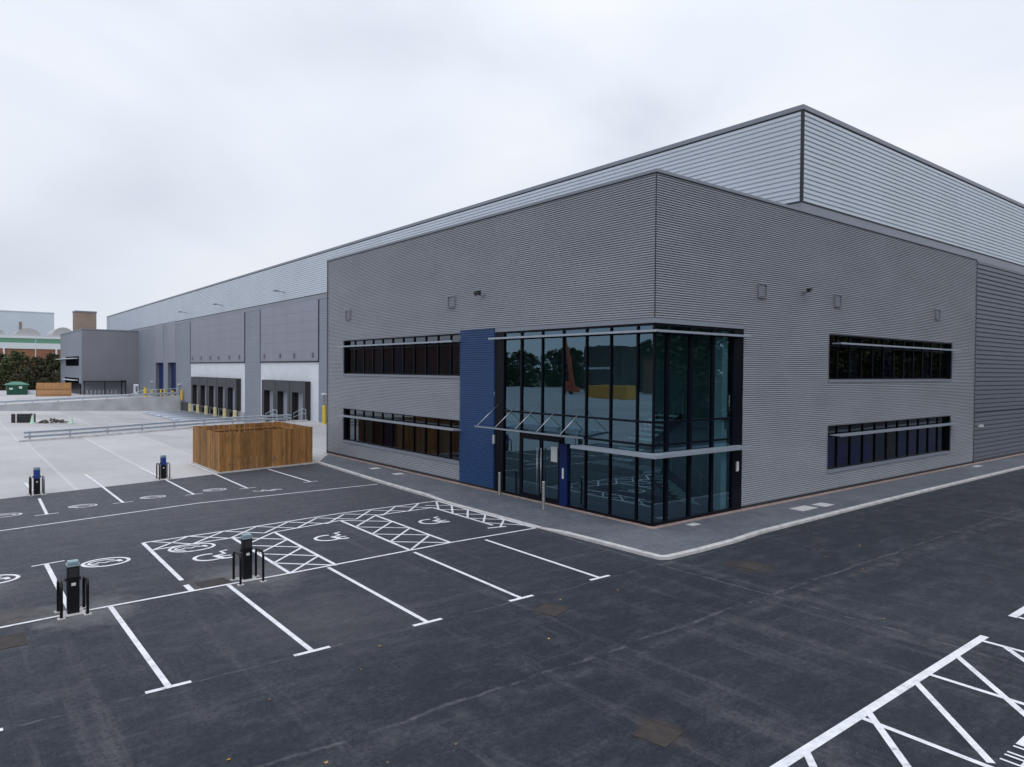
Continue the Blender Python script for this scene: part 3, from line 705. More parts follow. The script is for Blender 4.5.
# vents and cameras on the wall
def vent(ax,p,z):
    m=MB(); s=.24
    for k in range(7):
        zz=z-s+.04+k*.075
        if ax=='x': m.box(p-s+.03,p+s-.03,-.08,-.05,zz,zz+.05)
        else: m.box(.05,.08,p-s+.03,p+s-.03,zz,zz+.05)
    v=m.build('vent_grille',M['clad_mid'],off); m=MB()
    for a0,a1,z0,z1 in ((p-s-.03,p+s+.03,z+s,z+s+.04),(p-s-.03,p+s+.03,z-s-.04,z-s),(p-s-.03,p-s,z-s,z+s),(p+s,p+s+.03,z-s,z+s)):
        if ax=='x': m.box(a0,a1,-.12,-.01,z0,z1)
        else: m.box(.01,.12,a0,a1,z0,z1)
    m.build('vent_frame',M['gpost'],v)
for x in (-22.5,-11.85): vent('x',x,8.2)
for y in (6.1,11.9,22.4): vent('y',y,8.2)
def cctv(ax,p,z,parent,base=0):
    m=MB(); f=(lambda a,d,zz:(a,base-d,zz)) if ax=='x' else (lambda a,d,zz:(base+d,a,zz))
    m.bar(f(p,.0,z),f(p,.06,z),.14,.14); m.bar(f(p,.05,z+.02),f(p,.32,z+.10),.05,.05)
    a=m.build('camera_bracket',M['gpost'],parent)
    m=MB(); m.bar(f(p-.16,.36,z+.1),f(p+.12,.30,z+.16),.13,.12); m.bar(f(p-.2,.37,z+.165),f(p+.13,.30,z+.23),.17,.015); m.build('camera_body',M['black'],a)
cctv('x',-9.45,8.25,off); cctv('y',9.1,8.3,off)
# lobby interior
m=MB(); m.box(-8.5,-.13,.13,4.62,-.02,.012); m.build('lobby_floor',M['intfloor'],off)
m=MB(); m.box(-8.6,-.4,4.62,4.75,.012,6.6); m.box(-8.7,-8.6,.1,4.75,.012,6.6); m.build('lobby_wall',M['interior'],off)
m=MB(); m.box(-8.6,-.12,.12,4.75,6.63,6.68); m.build('lobby_ceiling',M['intdark'],off)
m=MB(); m.box(-8.6,-4.3,.2,4.62,3.0,3.38); m.box(-4.3,-.16,4.2,4.62,3.0,3.38); m.build('landing_slab',M['interior'],off)
m=MB(); m.box(-.75,-.2,4.02,4.36,.012,6.6); m.build('pillar',M['pale'],off)
st=MB(); n=10
fl=[]
for k in range(n):
    fl.append((-1.9,-.75,4.15-k*.28-.28,4.15-k*.28,.17*(k+1)))
for k in range(n):
    fl.append((-3.3,-2.15,1.35+k*.28,1.35+k*.28+.28,1.7+.17*(k+1)))
for x0,x1,y0,y1,z in fl: st.box(x0,x1,y0,y1,z-.05,z)
st.box(-3.3,-.75,.35,1.35,1.62,1.70)
sto=st.build('staircase',M['tread'],off)
m=MB()
for x in (-1.93,-.72): m.bar((x,4.2,.0),(x,1.35,1.70),.05,.28)
for x in (-3.33,-2.12): m.bar((x,1.35,1.65),(x,4.2,3.35),.05,.28)
m.box(-3.33,-.72,.30,.35,1.45,1.72)
m.build('stringer',M['black'],sto)
m=MB()
m.tube([(-.72,4.2,.95),(-.72,1.3,2.65),(-.72,.4,2.65)],.025,8); m.tube([(-2.1,.4,2.65),(-2.1,1.3,2.65),(-2.1,4.2,4.35)],.025,8)
for k in range(6): m.tube([(-.72,4.1-k*.56,.1+k*.33),(-.72,4.1-k*.56,1.0+k*.33)],.012,6)
for k in range(6): m.tube([(-2.1,1.4+k*.56,1.75+k*.33),(-2.1,1.4+k*.56,2.65+k*.33)],.012,6)
m.build('handrail',M['steel'],sto)

# ------------------------------------------------------------------ warehouse
wh=thing('warehouse',(-80,40,0),'long grey and silver warehouse with recessed loading docks','warehouse')
MY=9.22; MX=-.15; XE=-159.15; HB=12.02; HM=16.02
mb=MB(); ribs(mb,'x',XE,MX,HB+.1,HM-.24,MY,-1,.195,.05,'trap'); mb.build('upper_wall',M['clad_light'],wh)
mb=MB(); ribs(mb,'y',MY,118,HB+.1,HM-.24,MX,1,.195,.05,'trap'); mb.build('upper_wall',M['clad_light'],wh)
mb=MB(); mb.box(XE-.06,MX+.07,MY-.07,MY+.4,HM-.2,HM); mb.box(MX-.4,MX+.0705,MY+.4,118,HM-.2,HM); mb.build('coping',M['coping'],wh,bevel=.01)
mb=MB(); mb.box(XE-.03,MX+.035,MY-.035,MY+.3,HM-.24,HM-.2); mb.box(MX-.3,MX+.036,MY+.3,118,HM-.24,HM-.2); mb.build('drip_line',M['gap'],wh)
mb=MB(); mb.box(MX-.05,MX+.058,MY-.058,MY+.05,HB+.1,HM-.24); mb.box(XE-.05,XE+.1,MY-.045,MY+.05,HB,HM-.24); mb.build('corner_trim',M['gap'],wh)
mb=MB(); mb.box(XE,MX+.06,MY-.06,MY+.02,HB+.02,HB+.1); mb.box(MX-.02,MX+.0605,MY+.02,118,HB+.02,HB+.1); mb.build('band_flashing',M['gap'],wh)
mb=MB(); mb.box(XE,MX+.05,MY-.05,MY+.02,HB-.42,HB+.02); mb.box(MX-.02,MX+.0505,MY+.02,118,HB-.42,HB+.02); mb.build('band_panel',M['coping'],wh)
# roof and hidden shell
mb=MB(); mb.box(XE+.2,MX-.3,MY+.4,118,HM-.5,HM-.4); mb.box(XE,MX,117.8,118,0,HM-.5); mb.box(XE,XE+.1,MY+.05,117.8,-1,HM-.5); mb.build('roof',M['roof'],wh)
# side wall beyond the office
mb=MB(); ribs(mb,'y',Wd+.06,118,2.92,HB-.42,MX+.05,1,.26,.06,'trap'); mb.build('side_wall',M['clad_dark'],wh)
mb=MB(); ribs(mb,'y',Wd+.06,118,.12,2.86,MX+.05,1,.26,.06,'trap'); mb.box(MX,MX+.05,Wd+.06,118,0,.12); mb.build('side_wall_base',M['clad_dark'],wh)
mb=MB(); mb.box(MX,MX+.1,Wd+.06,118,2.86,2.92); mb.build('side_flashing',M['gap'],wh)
m=MB(); m.box(MX+.08,MX+.2,28.8,29.0,2.0,2.15); m.box(MX+.08,MX+.2,29.15,29.35,2.0,2.15); m.build('twin_spot_light',M['label'],wh)
# dock side wall: ribbed stretches
for a0,a1,z0,z1 in ((-69.0,-63.65,-1.4,HB-.42),(-48.05,-25.36,-.2,HB-.42),(-100.6,-92.3,-1.4,HB-.42),(-108.5,-105.6,0,HB-.42),(-127.7,-113.7,0,HB-.42),(XE,-156,0,HB-.42)):
    mb=MB(); ribs(mb,'x',a0,a1,z0,z1,MY,-1,.165,.03,'trap'); mb.build('dock_wall',M['clad_mid'],wh)
# smooth panels over docks
for i,(a0,a1) in enumerate(((-63.65,-48.05),(-92.3,-69.0))):
    m=MB(); nx=max(3,int((a1-a0)/3.9)); nz=6
    for a in range(nx):
        for k in range(nz):
            x0=a0+(a1-a0)*a/nx; x1=a0+(a1-a0)*(a+1)/nx; z0=5.85+(11.6-5.85)*k/nz; z1=5.85+(11.6-5.85)*(k+1)/nz
            m.box(x0+.012,x1-.012,MY-.06,MY+.02,z0+.012,z1-.012)
    m.box(a0,a1,MY-.045,MY+.03,5.85,11.6); m.build('dock_upper_panel',M['panel'],wh)
    m=MB(); m.box(a0-.08,a0,MY-.1,MY+.02,5.7,11.6); m.box(a1,a1+.08,MY-.1,MY+.02,5.7,11.6); m.box(a0,a1,MY-.12,MY+.02,5.72,5.84); m.build('panel_trim',M['gap'],wh)
    m=MB(); m.box(a0,a1,MY-.01,MY+.2,-1.5,5.72); m.build('dock_back_wall',M['white'],wh)
    m=MB(); m.box(a0,a1,MY-.16,MY-.012,-1.5,-.05)
    m.build('dock_apron_wall',M['conc'],wh)
# pale strips over level doors
for a0,a1 in ((-105.6,-100.6),(-113.7,-108.5)):
    m=MB(); m.box(a0,a1,MY-.08,MY+.02,5.9,12.2); m.build('door_upper_panel',M['panel'],wh)
    m=MB(); m.box(a0,a1,MY+.5,MY+.6,.2,5.9); d=m.build('level_access_door',M['navy'],wh)
    m=MB(); m.box(a0-.02,a0,MY,MY+.5,.2,5.9); m.box(a1,a1+.02,MY,MY+.5,.2,5.9); m.box(a0,a1,MY,MY+.5,5.88,5.9); m.build('door_reveal',M['clad_dark'],d)
# dock shelters
def shelter(x0,x1,mats):
    y0=8.67; z1=3.83; zb=.05; cx=(x0+x1)/2; ow=1.35; oz=2.78
    m=MB(); m.box(x0,cx-ow,y0,y0+.06,zb,z1); m.box(cx+ow,x1,y0,y0+.06,zb,z1); m.box(cx-ow,cx+ow,y0,y0+.06,oz,z1)
    s=m.build('dock_shelter',M['shelter'],wh)
    m=MB(); m.box(x0,x0+.06,y0+.06,MY-.02,zb,z1); m.box(x1-.06,x1,y0+.06,MY-.02,zb,z1); m.box(x0,x1,y0+.0,MY-.02,z1,z1+.05); m.box(x1+.0,x1+.03,y0-.02,y0+.08,zb,z1+.02); m.box(x0-.03,x0,y0-.02,y0+.08,zb,z1+.02)
    m.box(cx-ow-.02,cx-ow,y0+.02,MY-.02,zb,oz); m.build('shelter_side',M['black'],s)
    m=MB(); m.box(cx-ow+.5,cx+ow,MY-.09,MY-.03,.0,oz); m.box(cx-ow-.1,cx-ow+.5,MY-.08,MY-.03,.0,oz,1); m.build('sectional_door',[M['panel'],M['black']],s)
    m=MB(); m.box(cx-1.1,cx+1.1,MY-.55,MY-.17,-.22,-.02); m.box(cx-1.2,cx-.7,MY-.5,MY-.17,-.85,-.22); m.box(cx+.7,cx+1.2,MY-.5,MY-.17,-.85,-.22); m.build('dock_leveller',M['black'],s)
for k in range(3): shelter(-61.75+k*3.96,-61.75+(k+1)*3.96-.05,0)
for k in range(5): shelter(-90.0+k*3.93,-90.0+(k+1)*3.93-.05,0)
for x0,n,w in ((-61.75,3,3.96),(-90.0,5,3.93)):
    for k in range(n+1):
        x=x0+k*w; m=MB()
        if x0<-80: m.box(x-.28,x+.28,8.35,8.62,-1.25,.15)
        else: m.box(x-.2,x+.2,8.4,8.62,-1.25,-.1)
        m.build('dock_guide_post',M['pyellow'],wh,bevel=.03)
# small dock lamps / numbers above doors
for x in (-91.2,-86.8,-82.6,-79.0,-74.6,-70.8,-62.4,-57.7,-53.9,-49.3):
    m=MB(); m.box(x-.16,x+.16,MY-.22,MY-.06,6.2,6.65); m.build('dock_lamp',M['gpost'],wh,bevel=.02)
# floodlights on brackets
for x,z in ((-94.4,13.0),(-77.4,12.95),(-56.6,12.9)):
    m=MB(); m.bar((x,MY,z),(x,MY-.9,z+.15),.07,.07); b=m.build('floodlight_bracket',M['gpost'],wh)
    m=MB(); m.bar((x-.35,MY-.95,z+.12),(x+.35,MY-.95,z+.12),.35,.12); m.build('floodlight',M['coping'],b)
# near-black panel set low beside farthest dock
m=MB(); m.poly([(-97,MY-.2,-1.3),(-92.4,MY-.2,-1.3),(-92.4,MY-.2,.1),(-95.0,MY-.2,.1)]); m.box(-97,-92.4,MY-.19,MY-.05,-1.3,.1); m.build('dock_side_panel',M['intdark'],wh)
# retaining wall along the far side of the pit
rw=MB(); pr=None
for y in [-24,-20,-16,-13,-10,-7,-4,-1,2,5,8.9]:
    zt=z_far(y)+.12; c=((-97.3,y,zt),(-96.9,y,zt),(-96.9,y,-1.7))
    if pr: rw.quad(pr[0],pr[1],c[1],c[0]); rw.quad(pr[1],pr[2],c[2],c[1])
    pr=c
rw.quad((-97.3,-24,-1.7),(-96.9,-24,-1.7),(-96.9,-24,.14),(-97.3,-24,.14)); rwo=rw.build('retaining_wall',M['conc']); tag(rwo,'long concrete retaining wall on the far side of the sunken dock yard','wall')
# white guide lines painted in the pit
mb=MB()
for x0,n,w in ((-61.75,3,3.96),(-90.0,5,3.93)):
    for k in range(n):
        for dx in (.9,3.4):
            x=x0+k*w+dx
            a=(-6 if x0<-80 else 1.5)
            mb.quad((x-.12,a,z_pit(a)+.03),(x+.12,a,z_pit(a)+.03),(x+.12,8.2,z_pit(8.2)+.03),(x-.12,8.2,z_pit(8.2)+.03))
tag(mb.build('dock_guide_markings',M['paint']),kind='structure')
g0=thing('wheel_guide',(0,0,0),'','wheel guide','steel wheel guides in front of the farther docks',local=True)
m=MB(); m.tube([(0,-5.5,.13),(0,-5.1,.22),(0,0,.22)],.11,8); m.build('guide_tube',M['galv'],g0,smooth=True)
m=MB()
for yy_ in (-5.2,-2.6,-.1): m.box(-.12,.12,yy_-.1,yy_+.1,-.12,.08)
m.build('footing',M['conc'],g0)
ordn=['farthest','second farthest','middle','second nearest','nearest']
for k in range(5):
    for j,dx in enumerate((.75,3.1)):
        lab='galvanised tubular wheel guide, %s side of the %s of the five farther dock doors'%(('left','right')[j],ordn[k])
        loc=(-90+k*3.93+dx,7.9,z_pit(7.9)+.05)
        if k==0 and j==0: g0.location=loc; g0['label']=lab
        else: dup(g0,loc,0,lab)

# ------------------------------------------------------------------ far office wing
fo=thing('far_office_wing',(-142,5,0),'grey windowed office wing at the far end of the warehouse','office wing')
mb=MB(); mb.quad((-127.75,.45,-.2),(-127.75,9.2,-.2),(-127.75,9.2,11.6),(-127.75,.45,11.6)); mb.build('end_wall',plain('wing_end',(.165,.17,.195),.55,0,.06,.3),fo)
mb=MB()
for a0,a1,z0,z1 in ((-156.8,-127.75,7.03,11.6),(-156.8,-148.5,3.1,7.03),(-131.2,-127.75,0,7.03),(-148.5,-131.2,3.1,5.26),(-156.8,-150.1,0,3.1),(-150.1,-131.3,0,.6)): ribs(mb,'x',a0,a1,z0,z1,.45,-1,.165,.02,'trap')
mb.quad((-156.8,.45,-.2),(-156.8,9.2,-.2),(-156.8,9.2,11.6),(-156.8,.45,11.6)); mb.build('wall',M['clad_mid'],fo)
mb=MB(); mb.box(-156.9,-127.65,.35,9.2,11.6,11.75); mb.build('coping',M['coping'],fo)
for z0,z1,x0,x1,n in ((5.26,7.03,-148.5,-131.2,12),(.6,3.1,-150.1,-131.3,12)):
    m=MB()
    for k in range(n+1): x=x0+(x1-x0)*k/n; m.box(x-.05,x+.05,.5,.62,z0,z1)
    m.box(x0,x1,.5,.62,z0,z0+.08); m.box(x0,x1,.5,.62,z1-.08,z1); w=m.build('window',M['frame'],fo)
    m=MB(); m.quad((x0,.6,z0),(x1,.6,z0),(x1,.6,z1),(x0,.6,z1)); m.build('pane',M['glass_dark'],w)
    m=MB(); m.box(x0,x1,.7,.8,z0,z1); m.build('room_lining',M['intdark'],w)
    m=MB(); m.box(x0-(9 if z0>4 else -3),x1-1.5,-.35,.45,z1-.45,z1-.33); m.build('sun_shade',M['white'],fo)
m=MB(); m.box(-143,-128.5,.3,.44,.0,2.2); m.build('entrance_glazing',M['frame'],fo)

# ------------------------------------------------------------------ stainless bollards by entrance
def bollard(name,x,y,z,h,r,mat,label,cat,group):
    t=thing(name,(x,y,z),label,cat,group,local=True)
    m=MB(); m.tube([(0,0,-.02),(0,0,h-.02)],r,16); m.tube([(0,0,h-.02),(0,0,h)],r,16,r2=r*.8); m.build('post',mat,t,smooth=False)
    m=MB(); m.tube([(0,0,0),(0,0,.012)],r*1.6,16); m.build('base_plate',mat,t)
    return t
bollard('bollard',-7.7,-.42,0,.92,.058,M['steel'],'slim stainless bollard at the blue panel end of the entrance','bollard','stainless entrance bollards')
bollard('bollard',-4.35,-.95,0,1.02,.058,M['steel'],'slim stainless bollard in front of the right door leaf','bollard','stainless entrance bollards')
# yellow bollards
yl=[(-112.0,7.3,.32,1.5,.28,'thickest yellow bollard, nearest the white cabinet'),(-109.3,7.7,.32,1.3,.14,'yellow bollard right after the thickest one, left of the first navy door'),(-106.6,8.4,.32,1.35,.13,'yellow bollard before the first navy door, left of its close pair'),(-104.5,8.5,.32,1.35,.13,'yellow bollard between the two navy doors'),(-100.3,8.65,.32,1.35,.15,'yellow bollard right of the second navy door'),(-96.1,8.9,.45,1.4,.15,'yellow bollard at the end of the far retaining wall'),(-45.3,8.55,.1,1.7,.17,'tall yellow bollard beside the nearest loading docks, next to a thin lamp post')]
for x,y,z,h,r,l in yl: bollard('yellow_bollard',x,y,z,h,r,M['yellow'],l,'bollard','yellow bollards along the dock wall')
def lampstub(x,y,z,h,label):
    t=thing('post_light',(x,y,z),label,'post light','short lamp posts along the dock wall',local=True)
    m=MB(); m.tube([(0,0,0),(0,0,h)],.06,8); m.build('post',M['gpost'],t); m=MB(); m.box(-.2,.2,-.2,.2,h,h+.18); m.build('lamp_head',M['label'],t,bevel=.03)
lampstub(-45.9,8.8,.1,2.6,'thin dark post with a white head beside the tall yellow bollard'); lampstub(-97.8,9.0,.45,2.1,'thin dark post with a white head at the end of the far retaining wall'); lampstub(-110.9,8.0,.3,2.4,'thin dark post with a white head left of the navy doors')

# ------------------------------------------------------------------ charging posts
def charger(blue):
    t=thing('charging_post',(0,0,0),'','charging post','car charging posts',local=True)
    m=MB(); m.box(-.10,.10,-.11,.11,.0,1.0); m.build('body',M['charger'],t,bevel=.012)
    m=MB(); m.box(-.11,.11,-.12,.12,1.0,1.04); m.poly([(-.11,-.12,1.05),(.11,-.12,1.05),(.11,.12,1.05),(-.11,.12,1.05)]); m.box(-.09,.09,-.10,.10,1.05,1.11); m.build('cap',M['chargercap'],t,bevel=.01)
    m=MB(); m.box(.101,.108,-.09,.09,.78,.97); m.build('screen',M['chargerblue'] if blue else M['black'],t)
    m=MB(); m.box(.101,.106,-.04,.04,.60,.66) if not blue else m.box(.101,.106,-.03,.03,.5,.55); m.build('sticker',M['label'],t)
    m=MB(); m.tube([(-.02,-.113,.72),(-.02,-.15,.72)],.035,10); m.tube([(-.02,.113,.72),(-.02,.15,.72)],.035,10); m.build('socket',M['black'],t)
    m=MB(); m.box(-.2,.22,-.2,.2,-.005,.014); m.build('plinth',M['slab'] if not blue else M['kerb'],t)
    if blue:
        m=MB(); m.box(.1005,.1025,-.105,.105,.66,.995); m.build('face_plate',M['chargerblue'],t)
    return t
c1=charger(False); c1.location=(-2.12,-16.09,Z0); c1['label']='black charging post nearest the camera, at the lower left'
c2=dup(c1,(-2.4,-12.38,Z0),0,'black charging post beside the hatched disabled bay')
c3=charger(True); c3.location=(-19.25,-15.28,Z0); c3['label']='blue faced charging post at the concrete edge, far left'
c4=dup(c3,(-20.75,-10.22,Z0),0,'blue faced charging post at the concrete edge, nearer the timber enclosure')
def hoop(mat):
    t=thing('hoop_guard',(0,0,0),'','hoop guard','hoop guards beside the charging posts',local=True)
    r=.12; pts=[(-.26,0,0),(-.26,0,.72-r)]+[(-.26+r-r*math.cos(a),0,.72-r+r*math.sin(a)) for a in (.4,.8,1.2,1.57)]+[(.26-r+r*math.sin(a),0,.72-r+r*math.cos(a)) for a in (0,.4,.8,1.2,1.57)]+[(.26,0,0)]
    m=MB(); m.tube(pts,.03,10); m.build('hoop',mat,t,smooth=True)
    m=MB(); m.box(-.33,-.19,-.07,.07,-.004,.013); m.box(.19,.33,-.07,.07,-.004,.013); m.build('foot_plate',M['kerb'],t)
    return t
h0=hoop(M['charger']); first=True
for (x,y,l) in ((-2.10,-16.33,'left hoop of the nearest charging post'),(-2.10,-15.86,'right hoop of the nearest charging post'),(-2.24,-12.66,'left hoop of the post by the hatched disabled bay'),(-2.20,-12.13,'right hoop of the post by the hatched disabled bay'),(-19.25,-15.5,'dark left hoop of the far left blue charging post'),(-20.75,-10.44,'dark left hoop of the blue charging post nearer the timber enclosure')):
    if first: h0.location=(x,y,Z0); h0['label']='black '+l; first=False
    else: dup(h0,(x,y,Z0),0,'black '+l if 'dark' not in l else l)
h1=hoop(M['gpost']); h1.location=(-19.25,-15.06,Z0); h1['label']='grey right hoop of the far left blue charging post'
dup(h1,(-20.75,-10.0,Z0),0,'grey right hoop of the blue charging post nearer the timber enclosure')

# ------------------------------------------------------------------ timber enclosure
te=thing('timber_enclosure',(-23.5,-5,Z0),'brown open topped timber board enclosure on the concrete edge','bin enclosure')
A_,B2,C2,D2=(-20.97,-7.62),(-21.95,-2.42),(-26.9,-2.4),(-25.85,-7.6)
def boards(p,q,inside,seedv,gate=False):
    m=MB(); p=Vector(p);q=Vector(q);d=(q-p);Ld=d.length;t=d/Ld;nrm=Vector((-t.y,t.x)); n=int(Ld/.148); w=Ld/n
    for k in range(n):
        a=p+t*(k*w+.005); b=p+t*((k+1)*w-.005); off_=random.uniform(0,.008)+(.012 if k%2 else 0); zt=1.98+random.uniform(-.012,.012)+Z0+.02
        c0=a-nrm*off_; c1=b-nrm*off_; mid=(c0+c1)/2
        m.bar((*mid,Z0+.06),(*mid,zt),.022,w-.01,up=(nrm.x,nrm.y,0)) if False else None
        e0=c0+nrm*.022;e1=c1+nrm*.022; i=len(m.v)
        m.v+=[(c0.x,c0.y,Z0+.05),(c1.x,c1.y,Z0+.05),(e1.x,e1.y,Z0+.05),(e0.x,e0.y,Z0+.05),(c0.x,c0.y,zt),(c1.x,c1.y,zt),(e1.x,e1.y,zt),(e0.x,e0.y,zt)]
        for f in ((0,3,2,1),(4,5,6,7),(0,1,5,4),(1,2,6,5),(2,3,7,6),(3,0,4,7)): m.f.append(tuple(i+x for x in f)); m.m.append(0)
    o=m.build('board_panel',M['wood'],te)
    m=MB()
    for z in (.35,1.05,1.72):
        a=p+nrm*.06*inside; b=q+nrm*.06*inside; m.bar((a.x,a.y,z+Z0),(b.x,b.y,z+Z0),.045,.09)
    m.build('rail',M['wood'],o)
boards(D2,A_,1,1); boards(A_,B2,1,2); boards(B2,C2,1,3); boards(C2,D2,1,4)
for (x,y) in (A_,B2,C2,D2,((A_[0]+B2[0])/2,(A_[1]+B2[1])/2),((C2[0]+D2[0])/2,(C2[1]+D2[1])/2)):
    cx,cy=-23.9,-5; v=Vector((cx-x,cy-y)).normalized()*.12; m=MB(); m.box(x+v.x-.05,x+v.x+.05,y+v.y-.05,y+v.y+.05,Z0,1.9); m.build('post',M['wood'],te)
m=MB(); m.bar((-21.2,-7.45,1.72),(-22.9,-7.45,1.80),.05,.09); m.bar((-21.15,-7.4,1.76),(-21.35,-6.4,1.78),.05,.09); m.build('gate_brace',M['wood'],te)
m=MB()
for p,q in ((D2,A_),(A_,B2),(B2,C2)):
    m.bar((p[0],p[1],Z0+.03),(q[0],q[1],Z0+.03),.2,.07)
m.build('base_kerb',M['kerb'],te)

# ------------------------------------------------------------------ crash barriers
def barrier(pts,zb,hs,label,nposts,name='crash_barrier'):
    t=thing(name,(pts[0][0],pts[0][1],zb(pts[0])),label,'crash barrier')
    P=[Vector(p) for p in pts]
    def at(s):
        tot=[0]
        for a,b in zip(P,P[1:]): tot.append(tot[-1]+(b-a).length)
        x=s*tot[-1]
        for i in range(len(P)-1):
            if x<=tot[i+1]+1e-9: return P[i].lerp(P[i+1],(x-tot[i])/(tot[i+1]-tot[i]))
        return P[-1]
    N_=40; ring=[at(k/N_) for k in range(N_+1)]
    for h in hs:
        m=MB(); hh=.6 if len(hs)>1 else 1.; prof=[(a,b*hh) for a,b in [(0,-.15),(.05,-.11),(.05,-.05),(0,-.02),(0,.02),(.05,.05),(.05,.11),(0,.15)]]
        n=len(prof)
        for i,p in enumerate(ring):
            d=(ring[min(i+1,N_)]-ring[max(i-1,0)]).normalized(); nr=Vector((d.y,-d.x)); z=zb(p)+h
            for a,b in prof: m.v.append((p.x+nr.x*(a+.05),p.y+nr.y*(a+.05),z+b))
        for i in range(N_):
            for k in range(n-1): m.f.append((i*n+k,i*n+k+1,(i+1)*n+k+1,(i+1)*n+k)); m.m.append(0)
        m.build('rail',M['galv'],t)
    for k in range(nposts):
        p=at((k+.15)/(nposts-.7)); m=MB(); m.box(p.x-.07,p.x+.03,p.y-.05,p.y+.05,zb(p)-.1,zb(p)+max(hs)+.12); m.build('post',M['galv'],t)
    return t
zb1=lambda p: z_near(p[0],p[1])+.0
barrier([(-44.2,-13.95),(-47.5,-2.2),(-48.7,2.7),(-49.2,7.0)],zb1,(.62,.33),'long galvanised crash barrier along the near edge of the sunken dock yard',9)
barrier([(-97.2,-24),(-97.2,8.5)],lambda p:z_far(p[1])+.12,(.35,),'galvanised crash barrier on top of the far retaining wall',12)
m=MB(); pr=None
for (x,y) in [(-44.0,-14.2),(-45.7,-8),(-47.3,-2.2),(-48.5,2.7),(-49.2,8.6)]:
    z=z_near(x,y); c=[(x+.18,y,z-.02),(x+.18,y,z+.12),(x-.25,y,z+.12),(x-.25,y,z-1.2)]
    if pr:
        for i in range(3): m.quad(pr[i],c[i],c[i+1],pr[i+1])
    pr=c
tag(m.build('dock_upstand',M['kerb']),'low concrete upstand under the near crash barrier','upstand')
# stair handrail near docks
t=thing('stair_railing',(-49,6,0),'galvanised stair handrail by the nearest docks','railing')
m=MB()
for dy in (5.2,7.9):
    m.tube([(-50.8,dy,-.3),(-50.8,dy,.85),(-48.9,dy,1.35),(-47.9,dy,1.35),(-47.9,dy,.1)],.03,8); m.tube([(-50.8,dy,.45),(-48.9,dy,.95),(-47.9,dy,.95)],.025,8); m.tube([(-48.9,dy,.1),(-48.9,dy,1.35)],.03,8)
m.build('handrail',M['galv'],t)
m=MB()
for k in range(5): m.box(-50.7+k*.3,-50.4+k*.3,5.2,7.9,-1.2,-.9+k*.2)
m.build('steps',M['conc'],t)
t=thing('ramp_railing',(-97,8,0),'pale railing where the far retaining wall meets the dock wall','railing')
m=MB()
for k in range(6): m.tube([(-97.05,4+k*.9,z_far(4+k*.9)),(-97.05,4+k*.9,z_far(4+k*.9)+1.15)],.035,8)
for h in (.6,1.12): m.tube([(-97.05,4,z_far(4)+h),(-97.05,8.6,z_far(8.6)+h)],.035,8)
m.tube([(-97.05,4,z_far(4)+1.12),(-97.05,1.2,z_far(1)+.3)],.035,8)
m.build('rails',M['galv'],t)

# dark bundle, heap and cones in the yard
t=thing('strapped_bundle',(-73,-11.8,-.68),'low dark bundle with pale straps lying in the yard','bundle')
m=MB()
for k in range(5):
    for j in range(3): m.tube([(-73.3+.3*j+.1,-12.9+.0*k,-.52+.17*k) ,(-72.9+.3*j,-10.9,-.52+.17*k)],.10,8)
m.build('pipes',M['black'],t)
for y in (-12.55,-11.1):
    m=MB(); m.box(-73.45,-72.2,y-.06,y+.06,-.66,.28); m.build('strap',M['slab'],t)
m=MB()
for k in range(40):
    x,y=random.gauss(-71.5,.35),random.uniform(-10.6,-8.4); s=random.uniform(.15,.4); z=-.68+random.uniform(.05,.35)*max(.2,1-abs(y+9.4)/1.3)
    m.bar((x,y,z),(x+random.uniform(-.4,.4),y+random.uniform(-.4,.4),z+random.uniform(-.1,.2)),s*.5,s*.4)
o=m.build('debris_heap',plain('debris',(.09,.075,.07),.9,0,.5,3)); tag(o,'low dark heap of rubble right of the strapped bundle','rubble heap')
t0=thing('traffic_cone',(0,0,0),'','traffic cone','pale green cones in the yard',local=True)
m=MB(); m.tube([(0,0,.04),(0,0,.85)],.2,14,r2=.04); m.build('cone',M['cone'],t0,smooth=False); m=MB(); m.box(-.32,.32,-.32,.32,0,.05); m.build('base',M['cone'],t0,bevel=.02)
t0.location=(-70.9,-11.3,-.66); t0['label']='pale green cone in front of the strapped bundle'
dup(t0,(-74.5,-14.0,-.62),0,'pale green cone left of the strapped bundle'); dup(t0,(-70.2,-8.0,-.74),0,'pale green cone right of the rubble heap')

# far yard objects
sk=thing('covered_skip',(-131,-8.6,.2),'dark green covered skip with pale green peaked lid at the far left','skip')
m=MB(); n=len(m.v); x0,x1=-132.4,-130.4
def taper(m,x0,x1,y0,y1,z0,z1,dx,dy,mi=0):
    n=len(m.v); m.v+=[(x0+dx,y0+dy,z0),(x1-dx,y0+dy,z0),(x1-dx,y1-dy,z0),(x0+dx,y1-dy,z0),(x0,y0,z1),(x1,y0,z1),(x1,y1,z1),(x0,y1,z1)]
    for q in ((0,3,2,1),(4,5,6,7),(0,1,5,4),(1,2,6,5),(2,3,7,6),(3,0,4,7)): m.f.append(tuple(n+i for i in q)); m.m.append(mi)
taper(m,-132.4,-130.4,-10.1,-7.1,.2,1.95,0.15,.1)
for y in (-9.6,-8.6,-7.6): m.box(-130.5,-130.3,y-.05,y+.05,.3,1.9)
m.build('skip_body',M['green'],sk); m=MB(); taper(m,-132.1,-130.7,-9.6,-7.6,2.45,2.05,0,0); m.v=[]; m.f=[]; m.m=[]
taper(m,-132.55,-130.25,-10.3,-6.9,1.95,2.05,0,0); n=len(m.v); 
m.v+=[(-132.55,-10.3,2.05),(-130.25,-10.3,2.05),(-130.25,-6.9,2.05),(-132.55,-6.9,2.05),(-131.8,-9.2,2.5),(-131,-9.2,2.5),(-131,-8.0,2.5),(-131.8,-8.0,2.5)]
